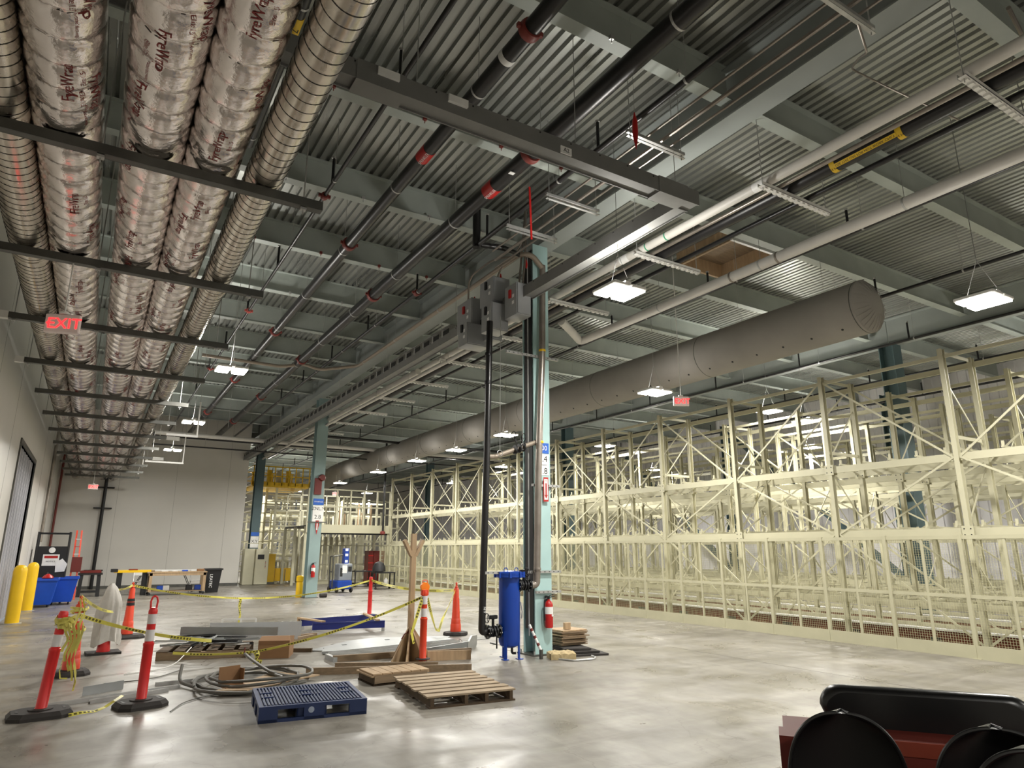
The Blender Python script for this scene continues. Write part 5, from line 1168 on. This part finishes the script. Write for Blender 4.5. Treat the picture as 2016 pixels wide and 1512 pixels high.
# personnel lift
t = thing('mast_lift', 'grey and blue compact personnel lift behind the farther column', 'lift', (8.7, 27.3, 0), .1)
MB().chbox((0,0,.3),(.62,.9,.34),.03).build('chassis', M_blue, t); MB().chbox((.06,-.1,.78),(.55,.5,.66),.03).build('power_pack', M_machgrey, t)
MB().chbox((.12,-.1,1.4),(.2,.24,.62),.01).build('mast', M_blue, t); MB().box(.02,-.21,1.1,.22,-.2,1.2).build('decal', M_signwhite, t, False)
for z in (1.15,1.4,1.6): MB().box(.05,-.225,z,.17,-.22,z+.1).build('label', M_signwhite, t, False)
MB().box(-.1,-.36,.75,.1,-.35,1.05).build('label', M_signwhite, t, False); MB().box(.15,-.36,.8,.3,-.35,1.0).build('vent', M_dark, t, False); MB().box(-.18,-.36,.62,-.08,-.35,.95).build('vent', M_dark, t, False)
MB().tube(bend([(-.38,-.1,.2),(-.4,-.1,1.4),(.0,-.1,1.45)],.08), .03, 8).tube(bend([(-.38,.2,.2),(-.4,.2,1.4),(-.4,-.1,1.4)],.08), .03, 8).tube([(-.4,-.1,.8),(-.4,.2,.8)], .025, 8).build('guard_rail', M_strut, t)
for sx in (-.3,.3):
    for sy in (-.38,.38): MB().lathe([(.0,-.04),(.1,-.04),(.12,-.02),(.12,.02),(.1,.04),(.0,.04)], 16, (sx,sy,.12), 'x').build('wheel', M_rubber, t)
one('floor_buffer', MB().lathe([(.0,-.12),(.07,-.12),(.07,.12),(.0,.12)], 12, (7.25,24.6,.075), 'x'), M_rubber, 'small dark roller on the floor beside the farther column', 'roller')
one('yellow_post_guard', MB().lathe([(.12,0),(.12,.5),(.1,.53),(.13,.55),(.13,.72),(.09,.75)], 16, (6.55,25.2,0)), M_yellow, 'short yellow guard can left of the farther column foot', 'guard')
# red cabinet and black carts
t = thing('red_cabinet', 'dark red steel tool cabinet beside the black carts', 'cabinet', (12.2, 33.2, 0), 0)
MB().chbox((.3,0,.8),(.75,.6,1.6),.02).build('body', M_maroon, t); MB().box(-.35,-.28,.0,-.1,.3,1.6).build('open_door', M_maroon, t, False)
for k in range(4): MB().box(-.36,-.29,.3+k*.35,-.09,-.28,.34+k*.35).build('shelf_edge', M_red, t, False)
for z in (1.15,1.35): MB().box(.2,-.315,z,.4,-.3,z+.03).build('handle', M_galv, t, False)
MB().prism([(-.06,.7),(.06,.6),(.1,1.0),(.0,1.45)], -.4, -.38).build('orange_flag', M_orange, t, False).rotation_euler = (math.pi/2,0,0)
for (x, y, s) in ((11.0,28.6,'right one with a black bag on top'),(10.9,31.0,'left one in front of the red cabinet')):
    t = thing('service_cart', 'black two-shelf service cart by the fence, '+s, 'cart', (x, y, 0))
    for z in (.12,.66): MB().box(-.45,-.3,z,.45,.3,z+.05).build('shelf', M_dark, t, False)
    for sx in (-.42,.42):
        for sy in (-.27,.27): MB().box(sx-.025,sy-.025,.05,sx+.025,sy+.025,.7).build('leg', M_dark, t, False); MB().lathe([(.0,-.015),(.05,-.015),(.05,.015),(.0,.015)], 10, (sx,sy,.05), 'y').build('castor', M_rubber, t)
one('tool_bag', MB().lathe([(.1,0),(.3,.03),(.28,.2),(.2,.38),(.05,.45)], 9, (10.8,28.6,.71)), M_dark, 'black bag slumped on the right service cart', 'bag')
one('white_jug', MB().lathe([(.08,0),(.1,.04),(.1,.2),(.04,.26),(.04,.3)], 12, (11.1,28.5,.17)), M_whitep, 'white jug on the lower shelf of the right service cart', 'jug')
one('black_jacket', MB().lathe([(.06,0),(.2,.03),(.22,.3),(.12,.55),(.04,.6)], 9, (12.55,32.6,.71)), M_dark, 'black jacket bundle in front of the red cabinet', 'jacket')
bpy.data.objects['black_jacket'].location.z = -.71
t = thing('drop_pipe', 'thin black pipe hanging from the ceiling with red end above the red cabinet', 'pipe')
MB().tube([(11.8,31,2.45),(11.8,31,6.9)], .05, 10).build('run', M_black, t); MB().lathe([(.06,0),(.12,.04),(.12,.14),(.06,.18)], 12, (11.8,31,2.35)).build('red_end', M_cplred, t)
# ---- utility cart body (local x along the bench, local y away from the camera)
t = bpy.data.objects['utility_cart']; t.location = (2.95, 2.30, 0); t.rotation_euler = (0, 0, math.atan2(-.79, .61))
MB().chbox((.68,.13,.5),(1.36,.05,.5),.015).build('front_panel', M_cartred, t)
MB().box(0,.105,.745,1.36,.46,.78).build('top_ledge', M_cartred, t, False)
MB().box(0,.1,.72,1.36,.112,.782).build('ledge_lip', mat('worn cart edge', (130,52,32), .5), t, False)
MB().box(-.02,-.02,.3,.1,.16,.79).build('corner_post', M_cartred, t, False)
MB().box(.0,-.95,.3,1.36,.46,.34).build('floor_pan', M_cartred, t, False)
MB().box(.0,.42,.3,1.36,.46,.75).build('rear_panel', M_cartred, t, False)
for x, y in ((.14,-.7),(1.2,-.7),(.14,.3),(1.2,.3)): MB().lathe([(.0,-.08),(.2,-.08),(.22,-.05),(.22,.05),(.2,.08),(.0,.08)], 20, (x,y,.22), 'x').build('wheel', M_rubber, t)
for z in (.55,.72): MB().lathe([(.0,-.005),(.01,-.004),(.01,0)], 8, (.05,-.02,z), 'y').build('rivet', M_galv, t)
def slab(u0, u1, z0, z1, y0, th, r, nm, m):          # padded slab with rounded corners and edges
    out = []
    for cx, cz, a0 in ((u1-r, z1-r, 0), (u0+r, z1-r, 90), (u0+r, z0+r*.6, 180), (u1-r, z0+r*.6, 270)):
        for q in range(8):
            a = math.radians(a0+q*90/7); rr_ = r if a0 < 180 else r*.6; out.append((cx+math.cos(a)*rr_, cz+math.sin(a)*rr_))
    n = len(out); cx, cz = (u0+u1)/2, (z0+z1)/2; vs = []; e = .03
    for k in range(9):
        a = math.pi*k/8; ins = e*(1-math.sin(a)) if k not in (0, 8) else e; y = y0+th/2-math.cos(a)*th/2
        for x, z in out:
            d = V((cx-x, cz-z)); dd = V((max(-1,min(1,d.x/r)), max(-1,min(1,d.y/r)))); vs.append((x+dd.x*ins, y, z+dd.y*ins))
    fs = [(k*n+i, k*n+(i+1)%n, k*n+n+(i+1)%n, k*n+n+i) for k in range(8) for i in range(n)]+[tuple(range(n)), tuple(range(9*n-1, 8*n-1, -1))]
    mb = MB(); mb.add(vs, fs); o = mb.build(nm, m, t); o.data.set_sharp_from_angle(angle=1.2); return o
slab(.19, 1.13, .715, .97, .33, .1, .1, 'bench_back', M_vinyl)
for x in (.35, .95): MB().box(x-.03,.36,.7,x+.03,.4,.76).build('back_strut', M_strut, t, False)
def bucket(x, y, w_, top, bot, label):
    nu, nv = 25, 26; P_ = lambda f: (max(0, 1-max(0, (f-.3)/.7)**2.5))**(1/2.3) if f > .3 else 1
    vs = []
    for side in (0, 1):
        for j in range(nv):
            f = 1-(1-j/(nv-1))**2; z = bot+(top-bot)*f; ww = w_/2*P_(f)*(.93+.07*min(1,f*3))
            for i in range(nu):
                g = -1+2*i/(nu-1); d = .06*math.cos(g*math.pi/2)-.06*f*f+(.03*(1-abs(g)**6)+.006 if side else 0)
                vs.append((x+ww*g, y+d, z))
    N_ = nu*nv; fs = []
    for j in range(nv-1):
        for i in range(nu-1):
            a = j*nu+i; fs.append((a,a+1,a+nu+1,a+nu)); fs.append((N_+a+nu,N_+a+nu+1,N_+a+1,N_+a))
        a = j*nu; fs.append((a,a+nu,N_+a+nu,N_+a)); a += nu-1; fs.append((a+nu,a,N_+a,N_+a+nu))
    for i in range(nu-1): fs.append((i+1,i,N_+i,N_+i+1))
    mb = MB(); mb.add(vs, fs); s = mb.build('seat_back', M_vinyl, t); s.data.set_sharp_from_angle(angle=1.4); s['label'] = label
    E_ = [vs[j*nu] for j in range(nv-1)]+[vs[(nv-1)*nu+nu//2]]+[vs[j*nu+nu-1] for j in range(nv-2,-1,-1)]
    MB().tube([(p[0],p[1]+.004,p[2]) for p in E_], .009, 8).build('edge_piping', M_vinyl, s)
    MB().beam((x,y+.03,.34),(x,y+.03,bot+.06),.05,.03,up=(0,1,0)).build('seat_stem', M_dark, t, False)
bucket(.245, -.27, .47, .97, .46, 'left black moulded seat back'); bucket(.80, -.27, .47, .955, .46, 'right black moulded seat back'); bucket(.84, -.54, .44, .945, .46, 'nearest black moulded seat back')
for x, y in ((.245,-.5),(.8,-.42)): MB().chbox((x,y,.44),(.42,.22,.08),.03).build('seat_cushion', M_vinyl, t)
